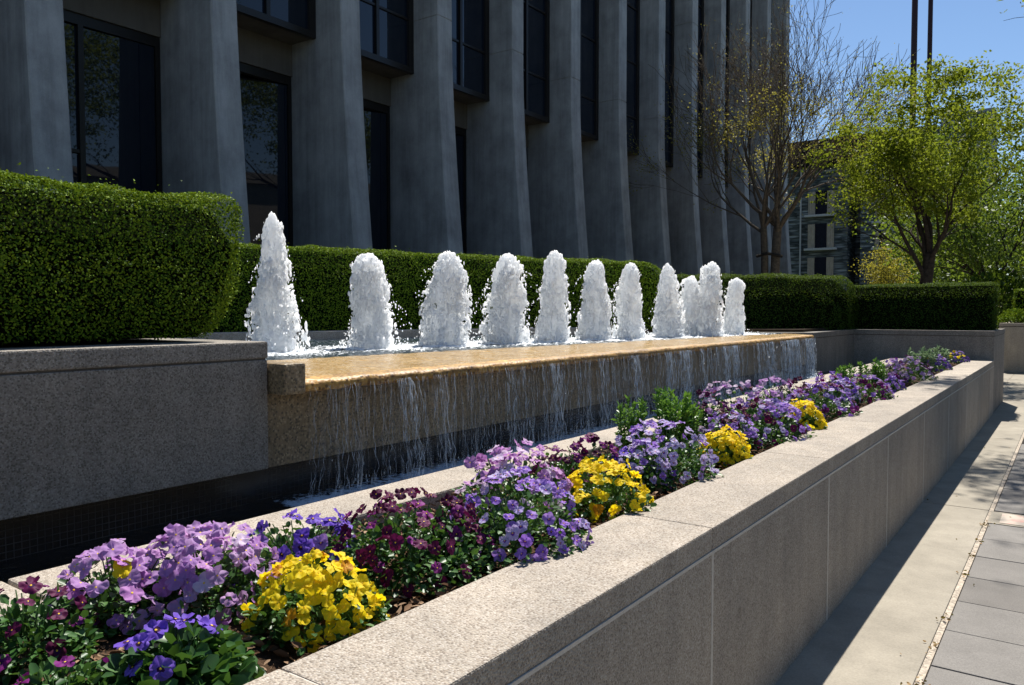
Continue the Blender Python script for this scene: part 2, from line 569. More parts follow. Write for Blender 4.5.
class MB:
    """collects pieces of one mesh"""
    def __init__(s):
        s.bm = bmesh.new()

    def box(s, x0, x1, y0, y1, z0, z1, bev=0.0, mi=0):
        vs = [s.bm.verts.new((x, y, z)) for z in (z0, z1) for y in (y0, y1) for x in (x0, x1)]
        idx = [(0, 2, 3, 1), (4, 5, 7, 6), (0, 1, 5, 4), (2, 6, 7, 3), (0, 4, 6, 2), (1, 3, 7, 5)]
        fs = [s.bm.faces.new([vs[i] for i in f]) for f in idx]
        for f in fs:
            f.material_index = mi
        if bev > 0:
            es = list({e for f in fs for e in f.edges})
            r = bmesh.ops.bevel(s.bm, geom=es, offset=bev, segments=2, profile=0.6, affect='EDGES')
            for f in r['faces']:
                f.material_index = mi
        return s

    def quad(s, pts, mi=0):
        f = s.bm.faces.new([s.bm.verts.new(p) for p in pts])
        f.material_index = mi
        return s

    def prism(s, poly, z0, z1, mi=0, bev=0.0):
        """vertical prism over a counter-clockwise plan outline"""
        b = [s.bm.verts.new((x, y, z0)) for x, y in poly]
        t = [s.bm.verts.new((x, y, z1)) for x, y in poly]
        n = len(poly)
        top = s.bm.faces.new(t)
        fs = [top, s.bm.faces.new(b[::-1])]
        for i in range(n):
            fs.append(s.bm.faces.new((b[i], b[(i + 1) % n], t[(i + 1) % n], t[i])))
        for f in fs:
            f.material_index = mi
        if bev > 0:
            bmesh.ops.bevel(s.bm, geom=list(top.edges), offset=bev, segments=2, profile=0.6, affect='EDGES')
        return s

    def loft(s, rings, cap=True, mi=0):
        rs = [[s.bm.verts.new(p) for p in r] for r in rings]
        n = len(rings[0])
        for a, b in zip(rs[:-1], rs[1:]):
            for i in range(n):
                f = s.bm.faces.new((a[i], a[(i + 1) % n], b[(i + 1) % n], b[i]))
                f.material_index = mi
        if cap:
            s.bm.faces.new(rs[0][::-1]).material_index = mi
            s.bm.faces.new(rs[-1]).material_index = mi
        return s

    def tube(s, pts, rad, n=6, mi=0):
        pts = [Vector(p) for p in pts]
        rad = rad if isinstance(rad, (list, tuple)) else [rad] * len(pts)
        rings = []
        for i, p in enumerate(pts):
            d = (pts[min(i + 1, len(pts) - 1)] - pts[max(i - 1, 0)]).normalized()
            u = d.orthogonal().normalized() if abs(d.z) < 0.95 else Vector((1, 0, 0)).cross(d).normalized()
            v = d.cross(u)
            rings.append([p + (u * math.cos(2 * math.pi * k / n) + v * math.sin(2 * math.pi * k / n)) * rad[i] for k in range(n)])
        return s.loft(rings, True, mi)

    def mesh(s, name, smooth=False):
        bmesh.ops.recalc_face_normals(s.bm, faces=s.bm.faces[:])
        me = bpy.data.meshes.new(name)
        s.bm.to_mesh(me)
        s.bm.free()
        if smooth:
            me.polygons.foreach_set('use_smooth', np.ones(len(me.polygons), dtype=bool))
        return me

    def build(s, name, mats, parent=None, kind=None, smooth=False):
        return link(name, s.mesh(name, smooth), mats, parent, kind)


# ------------------------------------------------------------------ scattering leaves
def leaf_template(kind='oval'):
    if kind == 'diamond':
        V = np.array([(0, 0, 0), (0.32, 0.5, 0.10), (0, 1.0, -0.06), (-0.32, 0.5, 0.10)], float)
        F = np.array([(0, 1, 2, 3)])
    elif kind == 'fold':
        V = np.array([(0, 0, 0), (0.36, 0.35, 0.10), (0.26, 0.8, 0.05), (0, 1.0, -0.08), (-0.26, 0.8, 0.05), (-0.36, 0.35, 0.10)], float)
        F = np.array([(0, 1, 2, 3), (0, 3, 4, 5)])
    else:  # lance
        V = np.array([(0, 0, 0), (0.20, 0.35, 0.05), (0.14, 0.75, 0.0), (0, 1.0, -0.14), (-0.14, 0.75, 0.0), (-0.20, 0.35, 0.05)], float)
        F = np.array([(0, 1, 2, 3), (0, 3, 4, 5)])
    return V, F


def scatter(name, P, D, size, kind='oval', jitter=0.6, up=None):
    """leaf faces at points P whose long axis runs roughly along D"""
    P = np.asarray(P, float)
    D = np.asarray(D, float)
    n = len(P)
    T, F = leaf_template(kind)
    d = D + RNG.normal(0, jitter, (n, 3))
    d /= np.linalg.norm(d, axis=1, keepdims=True) + 1e-9
    a = RNG.normal(0, 1, (n, 3)) if up is None else (np.asarray(up, float) + RNG.normal(0, 0.5, (n, 3)))
    x = np.cross(d, a)
    x /= np.linalg.norm(x, axis=1, keepdims=True) + 1e-9
    z = np.cross(x, d)
    s = np.broadcast_to(np.asarray(size, float), (n,)) * RNG.uniform(0.65, 1.3, n)
    V = (P[:, None, :] + s[:, None, None] * (T[None, :, 0:1] * x[:, None, :] + T[None, :, 1:2] * d[:, None, :] + T[None, :, 2:3] * z[:, None, :]))
    k = len(T)
    FF = (F[None, :, :] + (np.arange(n) * k)[:, None, None]).reshape(-1, F.shape[1])
    return np_mesh(name, V.reshape(-1, 3), FF)


def fbm3(P, s, seed=0.0):
    return np.array([mnoise.noise(Vector((p[0] * s + seed, p[1] * s, p[2] * s))) for p in P])


# ------------------------------------------------------------------ ground, sidewalk
MB().quad([(-300, -200, -0.012), (300, -200, -0.012), (300, 700, -0.012), (-300, 700, -0.012)]).build('ground', M['dark_ground'], kind='structure')
sw = MB()
YJ = [-6.0, 3.02, 7.09, 11.2, 15.3, 19.4, 23.6]
for y0, y1 in zip(YJ[:-1], YJ[1:]):
    sw.box(-1.2, -0.515, y0 + 0.006, y1 - 0.006, -0.05, 0.0, 0.004)
for y0, y1 in ((6.665, 7.075), (13.0, 13.4)):
    sw.box(-0.495, 2.6, y0, y1, -0.05, 0.001, 0.004)
sw.box(-7.5, 2.6, 23.62, 60, -0.05, 0.0)
sw.box(-7.5, -1.21, 15.95, 23.6, -0.05, -0.001)
sw.build('sidewalk', M['walk'], kind='structure')
MB().box(-1.25, 2.65, -6, 23.7, -0.06, -0.008).build('sidewalk_joints', M['gap'], kind='structure')
pv = MB()
for i in range(5):
    x0 = -0.482 + i * 0.61
    for j in range(-8, 50):
        y1 = 6.65 - 0.474 * j
        y0 = y1 - 0.474
        if j < 0:
            y0 = 7.10 + (-j - 1) * 0.474
            y1 = y0 + 0.474
            if y1 > 12.95:
                continue
        if y0 < -4:
            continue
        dz = random.uniform(-0.0015, 0.0015)
        pv.box(x0 + 0.003, x0 + 0.606, y0 + 0.004, y1 - 0.004, -0.05, 0.002 + dz, 0.004)
for j in range(21):
    for i in range(5):
        pv.box(-0.482 + i * 0.61, -0.482 + i * 0.61 + 0.606, 13.42 + j * 0.474, 13.42 + j * 0.474 + 0.466, -0.05, 0.002, 0.004)
pv.build('paving', M['paver'], kind='structure')
sj = MB()
sj.box(-0.485, 2.6, -4, 6.66, -0.055, -0.004)
sj.box(-0.485, 2.6, 7.09, 12.98, -0.055, -0.004)
sj.build('paving_joints', M['seam'], kind='structure')
MB().quad([(-0.42, 6.70, 0.0042), (0.1, 6.70, 0.0042), (0.1, 7.02, 0.0042), (-0.42, 7.02, 0.0042)]).build('paint_mark', M['pinkpaint'], kind='structure')
MB().box(2.62, 2.78, -10, 60, -0.2, 0.0, 0.01).build('kerb', M['walk'], kind='structure')
MB().quad([(2.8, -60, -0.008), (14, -60, -0.008), (14, 200, -0.008), (2.8, 200, -0.008)]).build('road', M['asphalt'], kind='structure')
# dry litter lying in the joint between slab and pavers
P, D = [], []
for c in (3.55, 3.62, 4.42, 5.25, 6.55, 6.6, 4.05, 6.05, 3.2, 5.7):
    for _ in range(9):
        P.append((-0.497 + random.gauss(0, 0.018), c + random.gauss(0, 0.05), 0.006 + random.random() * 0.008))
        a = random.uniform(0, 6.28)
        D.append((math.cos(a), math.sin(a), 0.1))
for _ in range(16):
    P.append((random.uniform(-0.95, 0.2), random.uniform(2.5, 12), 0.006))
    a = random.uniform(0, 6.28)
    D.append((math.cos(a), math.sin(a), 0.05))
o = link('leaf_litter', scatter('leaf_litter', P, D, 0.017, 'fold', 0.2), M['litter'])
o['kind'] = 'stuff'
tag(o, 'dry brown leaf bits caught in the joint beside the pavers', 'leaf litter')

# ------------------------------------------------------------------ planter
XO, XI, XB, XC = -0.98, -1.31, -2.08, -2.36      # outer face, bed edges, trough face
ZL = 0.82                                        # ledge top
Y0, Y1 = -5.0, 13.75
pw = thing('planter_wall', 'long tan pebble concrete planter wall beside the sidewalk, flowers inside', 'wall', (XO, 4, 0))
pw_inv = Matrix.Translation((-XO, -4, 0))


def under(o, parent):
    o.parent = parent
    o.matrix_parent_inverse = Matrix.Translation(-parent.location)
    return o


JY = [-3.5, -2.0, -0.52, 1.0, 2.52, 4.06, 5.58, 7.1, 8.62, 10.14, 11.66, 13.2]
cap = MB()
seg = [Y0] + JY + [Y1]
for a, c in zip(seg[:-1], seg[1:]):
    cap.box(XI, XO, a + 0.0015, c - 0.0015, ZL - 0.078, ZL, 0.006)
under(cap.build('ledge', M['face']), pw)
fc = MB()
for a, c in zip(seg[:-1], seg[1:]):
    fc.box(XI + 0.02, XO + 0.0012, a + 0.008, c - 0.008, -0.02, ZL - 0.09, 0.001)
under(fc.build('wall_face', M['face']), pw)
jt = MB()
jt.box(XI + 0.03, XO - 0.006, Y0 + 0.01, Y1 - 0.01, -0.01, ZL - 0.077)
jt.box(XO - 0.005, XO + 0.0024, Y0 + 0.01, Y1 - 0.01, ZL - 0.0893, ZL - 0.0787)
for a in JY:
    jt.box(XO - 0.005, XO + 0.0024, a - 0.0073, a + 0.0073, -0.01, ZL - 0.0897)
jt.box(XI + 0.03, XO - 0.004, Y0 + 0.01, Y1 - 0.01, ZL - 0.0765, ZL - 0.003)
under(jt.build('joint', M['joint']), pw)
bl = MB()
for a, c in zip([Y0, 0.9, 2.9, 5.3, 8.0, 10.5], [0.895, 2.895, 5.295, 7.995, 10.495, Y1]):
    bl.box(XC, XB, a + 0.004, c - 0.004, 0.3, ZL, 0.009)
under(bl.build('back_ledge', M['face']), pw)
under(MB().box(XC + 0.012, XB - 0.012, Y0, Y1, 0.3, ZL - 0.014).build('joint', M['joint']), pw)
# the bed
g = np.linspace(0, 1, 14)
yy = np.linspace(Y0, Y1, 320)
V = []
for y in yy:
    for t in g:
        x = XB + (XI - XB) * t
        z = 0.755 + 0.03 * math.sin(t * math.pi) + 0.018 * mnoise.noise(Vector((x * 9, y * 9, 0)))
        V.append((x, y, z))
F = [(i * 14 + j, i * 14 + j + 1, (i + 1) * 14 + j + 1, (i + 1) * 14 + j) for i in range(len(yy) - 1) for j in range(13)]
link('soil', np_mesh('soil', V, F, True), M['soil'], kind='structure')
P, D = [], []
for _ in range(5200):
    y = 0.4 + 5.5 * random.random() ** 1.6 if random.random() < 0.75 else random.uniform(0, 13)
    P.append((random.uniform(XB + 0.01, XI - 0.01), y, 0.785 + random.random() * 0.02))
    a = random.uniform(0, 6.28)
    D.append((math.cos(a), math.sin(a), random.gauss(0, 0.12)))
o = link('bark_mulch', scatter('bark_mulch', P, D, 0.032, 'lance', 0.15, up=np.tile((0, 0, 1), (len(P), 1))), M['chip'])
o['kind'] = 'stuff'
tag(o, 'brown shredded bark mulch covering the flower bed soil', 'mulch')

# ------------------------------------------------------------------ block wall beside the fountain
XK = -2.95
YK = 2.21
ZK = 1.417
bw = thing('retaining_wall', 'grey pebble concrete retaining wall carrying the tall clipped hedge, black tile plinth', 'wall', (XK, 0, 0.3))
fcb = MB()
fcb.box(-7.3, XK, -8, YK, ZK - 0.075, ZK, 0.008)
fcb.box(-7.3, XK - 0.001, -8, YK - 0.004, 0.84, ZK - 0.083, 0.005)
under(fcb.build('wall_face', M['block']), bw)
under(MB().box(-7.2, XK - 0.008, -7.9, YK - 0.01, 0.86, ZK - 0.02).build('joint', M['darkcurb']), bw)
under(MB().box(-7.0, XK - 0.10, -8, YK - 0.006, 0.3, 0.838).build('plinth', M['tile']), bw)

# ------------------------------------------------------------------ fountain
ZS = 1.25
YE = 11.05
BACK = [(-7.05, YK + 0.02), (-6.95, 3.9), (-6.5, 5.6), (-5.95, 7.2), (-5.3, 8.7), (-4.65, 9.85), (-3.85, 10.75), (-2.99, YE + 0.2)]
ft = thing('fountain', 'long stone fountain basin with wet golden brown overflow slab', 'fountain', (-3.0, 6.5, 0.3))
# the wall the water runs down
under(MB().box(-3.25, -2.965, YK + 0.004, YE - 0.06, 0.842, 1.176).build('basin_wall', M['wetwall']), ft)
under(MB().box(-3.4, -3.07, YK + 0.004, YE - 0.06, 0.3, 0.84).build('plinth', M['tile']), ft)
# golden slab: thin sheet of water runs over it
YS = 2.335
nY, nX = 220, 24
V, F, mi = [], [], []
for i in range(nY):
    t = i / (nY - 1)
    y = YS + (YE - YS) * t
    xb = -4.12 + (0.80) * t
    xf = -2.85 - 0.10 * max(0.0, (t - 0.985) / 0.015)
    prof = [(xb, ZS - 0.05)]
    for j in range(nX):
        s = j / (nX - 1)
        prof.append((xb + (xf - 0.035 - xb) * s, ZS - 0.012 * s * s))
    for k in range(1, 7):
        a = k / 6 * math.pi * 0.5
        prof.append((xf - 0.035 + 0.035 * math.sin(a), ZS - 0.037 + 0.025 * math.cos(a)))
    prof += [(xf, ZS - 0.05), (xf - 0.004, ZS - 0.064), (xf - 0.05, ZS - 0.072), (-3.2, ZS - 0.072)]
    for (x, z) in prof:
        nz = mnoise.noise(Vector((x * 12, y * 12, 3))) * 0.004 + mnoise.noise(Vector((x * 45, y * 45, z * 45))) * 0.0045
        V.append((x + nz, y, z + nz))
    m = len(prof)
for i in range(nY - 1):
    for j in range(m - 1):
        F.append((i * m + j, (i + 1) * m + j, (i + 1) * m + j + 1, i * m + j + 1))
        mi.append(1 if j >= nX - 2 else 0)
under(link('overflow_slab', np_mesh('overflow_slab', V, F, True, mi), [M['slab'], M['lip']]), ft)
under(MB().box(-3.9, -2.846, YK + 0.004, YS + 0.003, 1.178, 1.318, 0.012).build('end_curb', M['wetwall']), ft)
# back curb follows the curve
cu = MB()


def offset(path, d):
    out = []
    for i, p in enumerate(path):
        a = Vector(path[max(i - 1, 0)])
        b = Vector(path[min(i + 1, len(path) - 1)])
        t = (b - a).normalized()
        out.append((p[0] - t.y * d, p[1] + t.x * d))
    return out


def smooth_path(path, n):
    """Catmull-Rom through the points"""
    P = [Vector(p) for p in path]
    P = [2 * P[0] - P[1]] + P + [2 * P[-1] - P[-2]]
    out = []
    for i in range(1, len(P) - 2):
        for k in range(n):
            t = k / n
            a, b, c, d = P[i - 1], P[i], P[i + 1], P[i + 2]
            q = 0.5 * ((2 * b) + (c - a) * t + (2 * a - 5 * b + 4 * c - d) * t * t + (3 * b - a - 3 * c + d) * t ** 3)
            out.append((q.x, q.y))
    out.append((P[-2].x, P[-2].y))
    return out


SB = smooth_path(BACK, 6)
outer = offset(SB, 0.24)
rings = []
for p, q in list(zip(SB, outer))[:-13]:
    rings.append([(p[0], p[1], 1.0), (p[0], p[1], 1.336), (p[0] + (q[0] - p[0]) * .05, p[1] + (q[1] - p[1]) * .05, 1.345),
                  (q[0], q[1], 1.345), (q[0], q[1], 1.0)])
cu.loft(rings)
under(cu.build('back_curb', M['ledge']), ft)
under(MB().box(-7.2, -3.1, YK + 0.03, YE, 0.9, 1.05).build('basin_floor', M['darkcurb']), ft)

# jets: (image column, height px, base half width px)
JETS = [
    (275, 136, 27, 'peak', 'tallest pointed white water jet, next to the grey retaining wall'),
    (375, 92, 24, 'round', 'blunt round topped white water jet, second from the retaining wall'),
    (443, 92, 24, 'cone', 'broad cone of white water, third jet from the retaining wall'),
    (507, 86, 23, 'cone', 'ragged cone of white water with a thin edge strand, fourth jet from the retaining wall'),
    (552, 88, 17, 'slim', 'slim tall white water jet, fifth from the retaining wall'),
    (595, 77, 18, 'slim', 'white water jet with spray on its near side, sixth from the retaining wall'),
    (628, 73, 16, 'slim', 'slim round topped white water jet, fourth from the far hedge end'),
    (668, 70, 18, 'peak', 'pointed white water jet, third from the far hedge end'),
    (703, 71, 22, 'twin', 'wide twin peaked white water jet, second from the far hedge end'),
    (733, 54, 12, 'slim', 'smallest greyish water jet, closest to the far hedge end'),
]
jet_pos = []
for i, J in enumerate(JETS):
    X = -4.80 + (1.05) * i / 9
    Y = at_x(J[0], X)
    jet_pos.append((X, Y))


def pool_foam(x, y):
    f = 0.0
    for (jx, jy) in jet_pos:
        d = math.hypot(x - jx, y - jy)
        f = max(f, 1.0 * math.exp(-(d / 0.42) ** 2))
    return min(1.0, f * 0.85 + 0.22)


# pool surface
nx, ny = 120, 300
V, foam = [], []
bx = np.array(SB)
for i in range(ny):
    y = YK + 0.02 + (YE + 0.1 - YK) * i / (ny - 1)
    t = (y - YS) / (YE - YS)
    xr = -4.12 + 0.80 * t + 0.10
    k = int(np.argmin(np.abs(bx[:, 1] - y)))
    xl = min(bx[k, 0] - 0.1, xr - 0.05)
    for j in range(nx):
        x = xl + (xr - xl) * j / (nx - 1)
        ff = pool_foam(x, y)
        z = ZS + 0.004 + 0.009 * mnoise.noise(Vector((x * 7, y * 7, 1))) + 0.020 * (0.4 + ff) * mnoise.noise(Vector((x * 18, y * 18, 5)))
        z -= 0.012 * (j / (nx - 1)) ** 8
        V.append((x, y, z))
        foam.append(ff)
F = [(i * nx + j, i * nx + j + 1, (i + 1) * nx + j + 1, (i + 1) * nx + j) for i in range(ny - 1) for j in range(nx - 1)]
me = np_mesh('pool_water', V, F, True)
at = me.attributes.new('foam', 'FLOAT', 'POINT')
at.data.foreach_set('value', np.array(foam, dtype=np.float32))
link('pool_water', me, M['pool'], kind='structure')


def ico(sub=1):
    bm = bmesh.new()
    bmesh.ops.create_icosphere(bm, subdivisions=sub, radius=1)
    V = np.array([v.co[:] for v in bm.verts])
    F = np.array([[v.index for v in f.verts] for f in bm.faces])
    bm.free()
    return V, F


ICO1, ICO2 = ico(1), ico(2)


def blobs(P, S, T):
    """ellipsoids at P with per-axis sizes S"""
    V, F = T
    n = len(P)
    VV = P[:, None, :] + V[None] * S[:, None, :]
    FF = (F[None] + (np.arange(n) * len(V))[:, None, None]).reshape(-1, 3)
    return VV.reshape(-1, 3), FF


def jet_radius(kind, t):
    """outline radius (share of base radius) at height share t"""
    if kind == 'peak':
        return np.clip(0.98 - 0.72 * t ** 1.15, 0.05, 1) * np.clip((1.03 - t) / 0.10, 0.3, 1)
    if kind == 'round':
        return (0.98 - 0.30 * t) * np.sqrt(np.clip(1.02 - np.clip((t - 0.86) / 0.14, 0, 1) ** 2, 0.02, 1))
    if kind == 'cone':
        return (1.0 - 0.42 * t ** 1.7) * np.sqrt(np.clip(1.02 - np.clip((t - 0.78) / 0.22, 0, 1) ** 2, 0.02, 1))
    return (1.0 - 0.50 * t) * np.sqrt(np.clip(1.02 - np.clip((t - 0.88) / 0.12, 0, 1) ** 2, 0.02, 1))


def voxel(me, size):
    o = bpy.data.objects.new('tmp', me)
    COL.objects.link(o)
    md = o.modifiers.new('r', 'REMESH')
    md.mode = 'VOXEL'
    md.voxel_size = size
    md.use_smooth_shade = True
    sm = o.modifiers.new('s', 'SMOOTH')
    sm.factor = 0.5
    sm.iterations = 3
    dg = bpy.context.evaluated_depsgraph_get()
    m2 = bpy.data.meshes.new_from_object(o.evaluated_get(dg))
    bpy.data.objects.remove(o)
    return m2


for i, (px, hpx, wpx, kind, label) in enumerate(JETS):
    X, Y = jet_pos[i]
    f = Y * math.cos(YAW) - X * math.sin(YAW)
    H = hpx * f / FPX
    Rb = wpx * f / FPX
    t_ = thing('water_jet', label, 'water jet', (X, Y, ZS), 0, 'white water jets in a row along the fountain')
    rg = np.random.default_rng(100 + i)
    lean = rg.normal(0, 0.03, 2)
    n = 4200
    t = rg.random(n) ** 1.15
    ph = rg.uniform(0, 2 * math.pi, n)
    rr = np.sqrt(rg.random(n)) * jet_radius(kind, t) * Rb
    # a ragged outline: the skirt opens on one side
    skirt = np.array([mnoise.noise(Vector((math.cos(a) * 1.3 + i * 9, math.sin(a) * 1.3, tt * 2.2 * H))) for a, tt in zip(ph, t)])
    fine = np.array([mnoise.noise(Vector((math.cos(a) * 4 + i * 5, math.sin(a) * 4, tt * 9 * H))) for a, tt in zip(ph, t)])
    rr *= 1 + 0.50 * skirt + 0.24 * fine
    P = np.stack([rr * np.cos(ph) + lean[0] * t, rr * np.sin(ph) + lean[1] * t, t * H], 1)
    if kind == 'twin':
        m = rg.random(n) < 0.45
        along = np.array([0.60, 0.80])
        P[m, :2] = P[m, :2] * 0.65 - along * Rb * 0.85
        P[m, 2] *= 0.80
        P[~m, :2] = P[~m, :2] * 0.8 + along * Rb * 0.15
    keep = ~((skirt < -0.12) & (t < 0.5) & (rr > 0.5 * Rb) & (fine < 0.12))
    P = P[keep]
    tt = t[keep]
    frac = np.hypot(P[:, 0] - lean[0] * tt, P[:, 1] - lean[1] * tt) / (jet_radius(kind, tt) * Rb)
    loose = (frac > 0.80) & (rg.random(len(P)) < 0.45) & (kind != 'twin')
    PL = P[loose]
    PL = PL + rg.normal(0, 0.008, PL.shape)
    P, tt = P[~loose], tt[~loose]
    s0 = rg.uniform(0.0055, 0.0135, len(P)) * (0.8 + f / 22)
    S = np.stack([s0, s0, s0 * rg.uniform(1.2, 3.4, len(P))], 1)
    # dense core
    nc = 60
    tc = np.linspace(0, 0.93, nc)
    rc = jet_radius(kind, tc) * Rb * 0.58 * (1 + 0.25 * np.sin(tc * 21 + i))
    Pc = np.stack([lean[0] * tc + rg.normal(0, .006, nc), lean[1] * tc + rg.normal(0, .006, nc), tc * H], 1)
    Sc = np.stack([rc, rc, np.full(nc, H / 25)], 1)
    if kind == 'twin':
        Pc[:, :2] += along * Rb * 0.15
        Sc[:, :2] *= 0.85
        Pb, Sb = Pc.copy(), Sc.copy()
        Pb[:, :2] -= along * Rb * 1.0
        Pb[:, 2] *= 0.8
        Sb[:, :2] *= 0.8
        Pc, Sc = np.vstack([Pc, Pb]), np.vstack([Sc, Sb])
    # thin tongues leaving the outline
    tp, ts = [], []
    for _ in range(26):
        a = rg.uniform(0, 6.28)
        q = rg.uniform(0.1, 0.75)
        r0 = float(jet_radius(kind, np.array([q]))[0]) * Rb
        out = rg.uniform(0.02, 0.08)
        for k in range(7):
            u = k / 6
            tp.append((math.cos(a) * (r0 * 0.9 + out * u), math.sin(a) * (r0 * 0.9 + out * u), q * H + 0.10 * u - 0.22 * u * u))
            s = 0.010 * (1 - 0.5 * u)
            ts.append((s, s, s * 1.8))
    P2 = np.vstack([P, Pc, np.array(tp)])
    S2 = np.vstack([S, Sc, np.array(ts)])
    V, F = blobs(P2, S2, ICO1)
    me = voxel(np_mesh('jet', V, F), 0.0062 if f < 7.5 else 0.008)
    me.materials.clear()
    me.polygons.foreach_set('use_smooth', np.ones(len(me.polygons), dtype=bool))
    o = link('water_column', me, M['jet'], t_)
    # droplets thrown clear
    nd = 260
    na = 16                       # droplets ride on a few thrown arcs
    arc_a = rg.uniform(0, 6.28, na)
    arc_q = rg.random(na) ** 1.3 * 0.85
    arc_o = rg.uniform(.03, .16, na)
    w_ = rg.integers(0, na, nd)
    u = rg.random(nd)
    q = np.clip(arc_q[w_] + (0.35 * u - 0.95 * u * u) * 0.5, 0, 1)
    r1 = jet_radius(kind, q) * Rb * 0.96 + arc_o[w_] * u + rg.normal(0, .008, nd)
    a = arc_a[w_] + rg.normal(0, .10, nd)
    Pd = np.stack([r1 * np.cos(a), r1 * np.sin(a), q * H], 1)
    base = rg.random(nd) < 0.3
    Pd[base, 2] = np.abs(rg.normal(0, 0.035, base.sum()))
    Pd[base, :2] *= 1.25
    sd = rg.uniform(0.002, 0.0062, nd)
    sl_ = rg.uniform(0.0016, 0.0046, len(PL))
    Pd = np.vstack([Pd, PL])
    Sd = np.vstack([np.stack([sd, sd, sd * rg.uniform(1, 2.2, nd)], 1), np.stack([sl_, sl_, sl_ * rg.uniform(1.2, 4.5, len(PL))], 1)])
    V, F = blobs(Pd, Sd, ICO1)
    link('spray', np_mesh('spray', V, F, True), M['jet'], t_, 'stuff')

# trough water, foamy where the strands land
nx, ny = 26, 420
V, foam = [], []
for i in range(ny):
    y = -6 + (13.7 + 6) * i / (ny - 1)
    for j in range(nx):
        x = -3.08 + (0.74) * j / (nx - 1)
        ff = 0.0
        if YS - 0.1 < y < YE:
            ff = (0.85 + 0.45 * mnoise.noise(Vector((y * 2.3, 0, 0)))) * math.exp(-((x + 2.82) / 0.17) ** 2)
        V.append((x, y, 0.672 + 0.006 * mnoise.noise(Vector((x * 14, y * 14, 0))) * (0.4 + ff)))
        foam.append(ff)
F = [(i * nx + j, i * nx + j + 1, (i + 1) * nx + j + 1, (i + 1) * nx + j) for i in range(ny - 1) for j in range(nx - 1)]
me = np_mesh('trough_water', V, F, True)
at = me.attributes.new('foam', 'FLOAT', 'POINT')
at.data.foreach_set('value', np.array(foam, dtype=np.float32))
link('trough_water', me, M['trough'], kind='structure')

# water falling off the lip in strands
fall = MB()
V, F = [], []


def strand(y, r, x0, out, wob, zend, brk, ye=None):
    ye = y if ye is None else ye
    n = 26
    ph = random.uniform(0, 50)
    pts, rad = [], []
    for k in range(n + 1):
        u = k / n
        z = 1.205 - (1.205 - zend) * u
        x = x0 + out * math.sqrt(u) + 0.012 * mnoise.noise(Vector((ph, u * 5, 0)))
        yy = y + (ye - y) * u + wob * u * mnoise.noise(Vector((ph, u * 3.0, 9))) * 2 + 0.020 * mnoise.noise(Vector((ph, u * 7, 3))) + 0.007 * mnoise.noise(Vector((ph, u * 22, 5)))
        q = r * (1.0 - 0.25 * u) * (0.62 + 0.8 * abs(mnoise.noise(Vector((ph, u * 8, 7)))) * 1.6)
        if brk and mnoise.noise(Vector((ph, u * 6, 13))) < -0.15:
            q *= 0.25
        pts.append((x, yy, z))
        rad.append(max(q, 0.0006))
    s = len(V)
    for p, q in zip(pts, rad):
        for k in range(5):
            a = 2 * math.pi * k / 5
            V.append((p[0] + q * 0.7 * math.cos(a), p[1] + q * math.sin(a), p[2]))
    for k in range(n):
        for c in range(5):
            F.append((s + k * 5 + c, s + k * 5 + (c + 1) % 5, s + (k + 1) * 5 + (c + 1) % 5, s + (k + 1) * 5 + c))


cl_y = []
CLUMPS = []
y = YS + 0.03
while y < YE - 0.12:
    cl_y.append(y)
    y += random.uniform(0.02, 0.085) * (1.25 if y < 5 else 0.85)
for cy_ in cl_y:
    near = (cy_ * 0.81 + 1.7) / 4.0
    gate = mnoise.noise(Vector((cy_ * 2.1, 5, 0))) + 0.6 * mnoise.noise(Vector((cy_ * 6.5, 2, 0)))
    if gate < -.55:
        continue
    heavy = random.random() ** 1.7 if gate > -.08 else 0.0
    wide = random.uniform(.012, .05)
    if heavy > .22:
        CLUMPS.append((cy_, heavy))
    for k in range(3 + int(11 * heavy)):
        y0_ = cy_ + random.gauss(0, wide)
        y1_ = cy_ + random.gauss(0, wide * .45)
        strand(min(max(y0_, YS + .01), YE - .08), random.uniform(0.0006, 0.0015 + 0.0016 * heavy) * near, -2.846, random.uniform(0.0, 0.03 + 0.06 * heavy), random.uniform(.02, .06), 0.67, random.random() < .6, y1_)
o = link('falling_water', np_mesh('falling_water', V, F, True), M['strand'])
o['kind'] = 'stuff'
tag(o, 'thin white strands of water falling from the golden brown lip', 'falling water')
# the thin film between the strands: one wavy sheet, clear where it is thin
nY_, nZ_ = 700, 26
V, F = [], []
for i in range(nY_):
    y = YS + 0.02 + (YE - YS - 0.08) * i / (nY_ - 1)
    for k in range(nZ_):
        u = k / (nZ_ - 1)
        V.append((-2.848 + 0.012 * mnoise.noise(Vector((y * 6, u * 2, 0))) + 0.006 * mnoise.noise(Vector((y * 30, u * 3, 4))) + 0.02 * math.sqrt(u), y + .02 * u * mnoise.noise(Vector((y * 2, u * 3, 8))), 1.2 - (1.2 - 0.675) * u))
F = [(i * nZ_ + k, i * nZ_ + k + 1, (i + 1) * nZ_ + k + 1, (i + 1) * nZ_ + k) for i in range(nY_ - 1) for k in range(nZ_ - 1)]
o = link('water_film', np_mesh('water_film', V, F, True), M['film'])
o['kind'] = 'stuff'
tag(o, 'thin clear film of falling water between the white strands', 'water film')
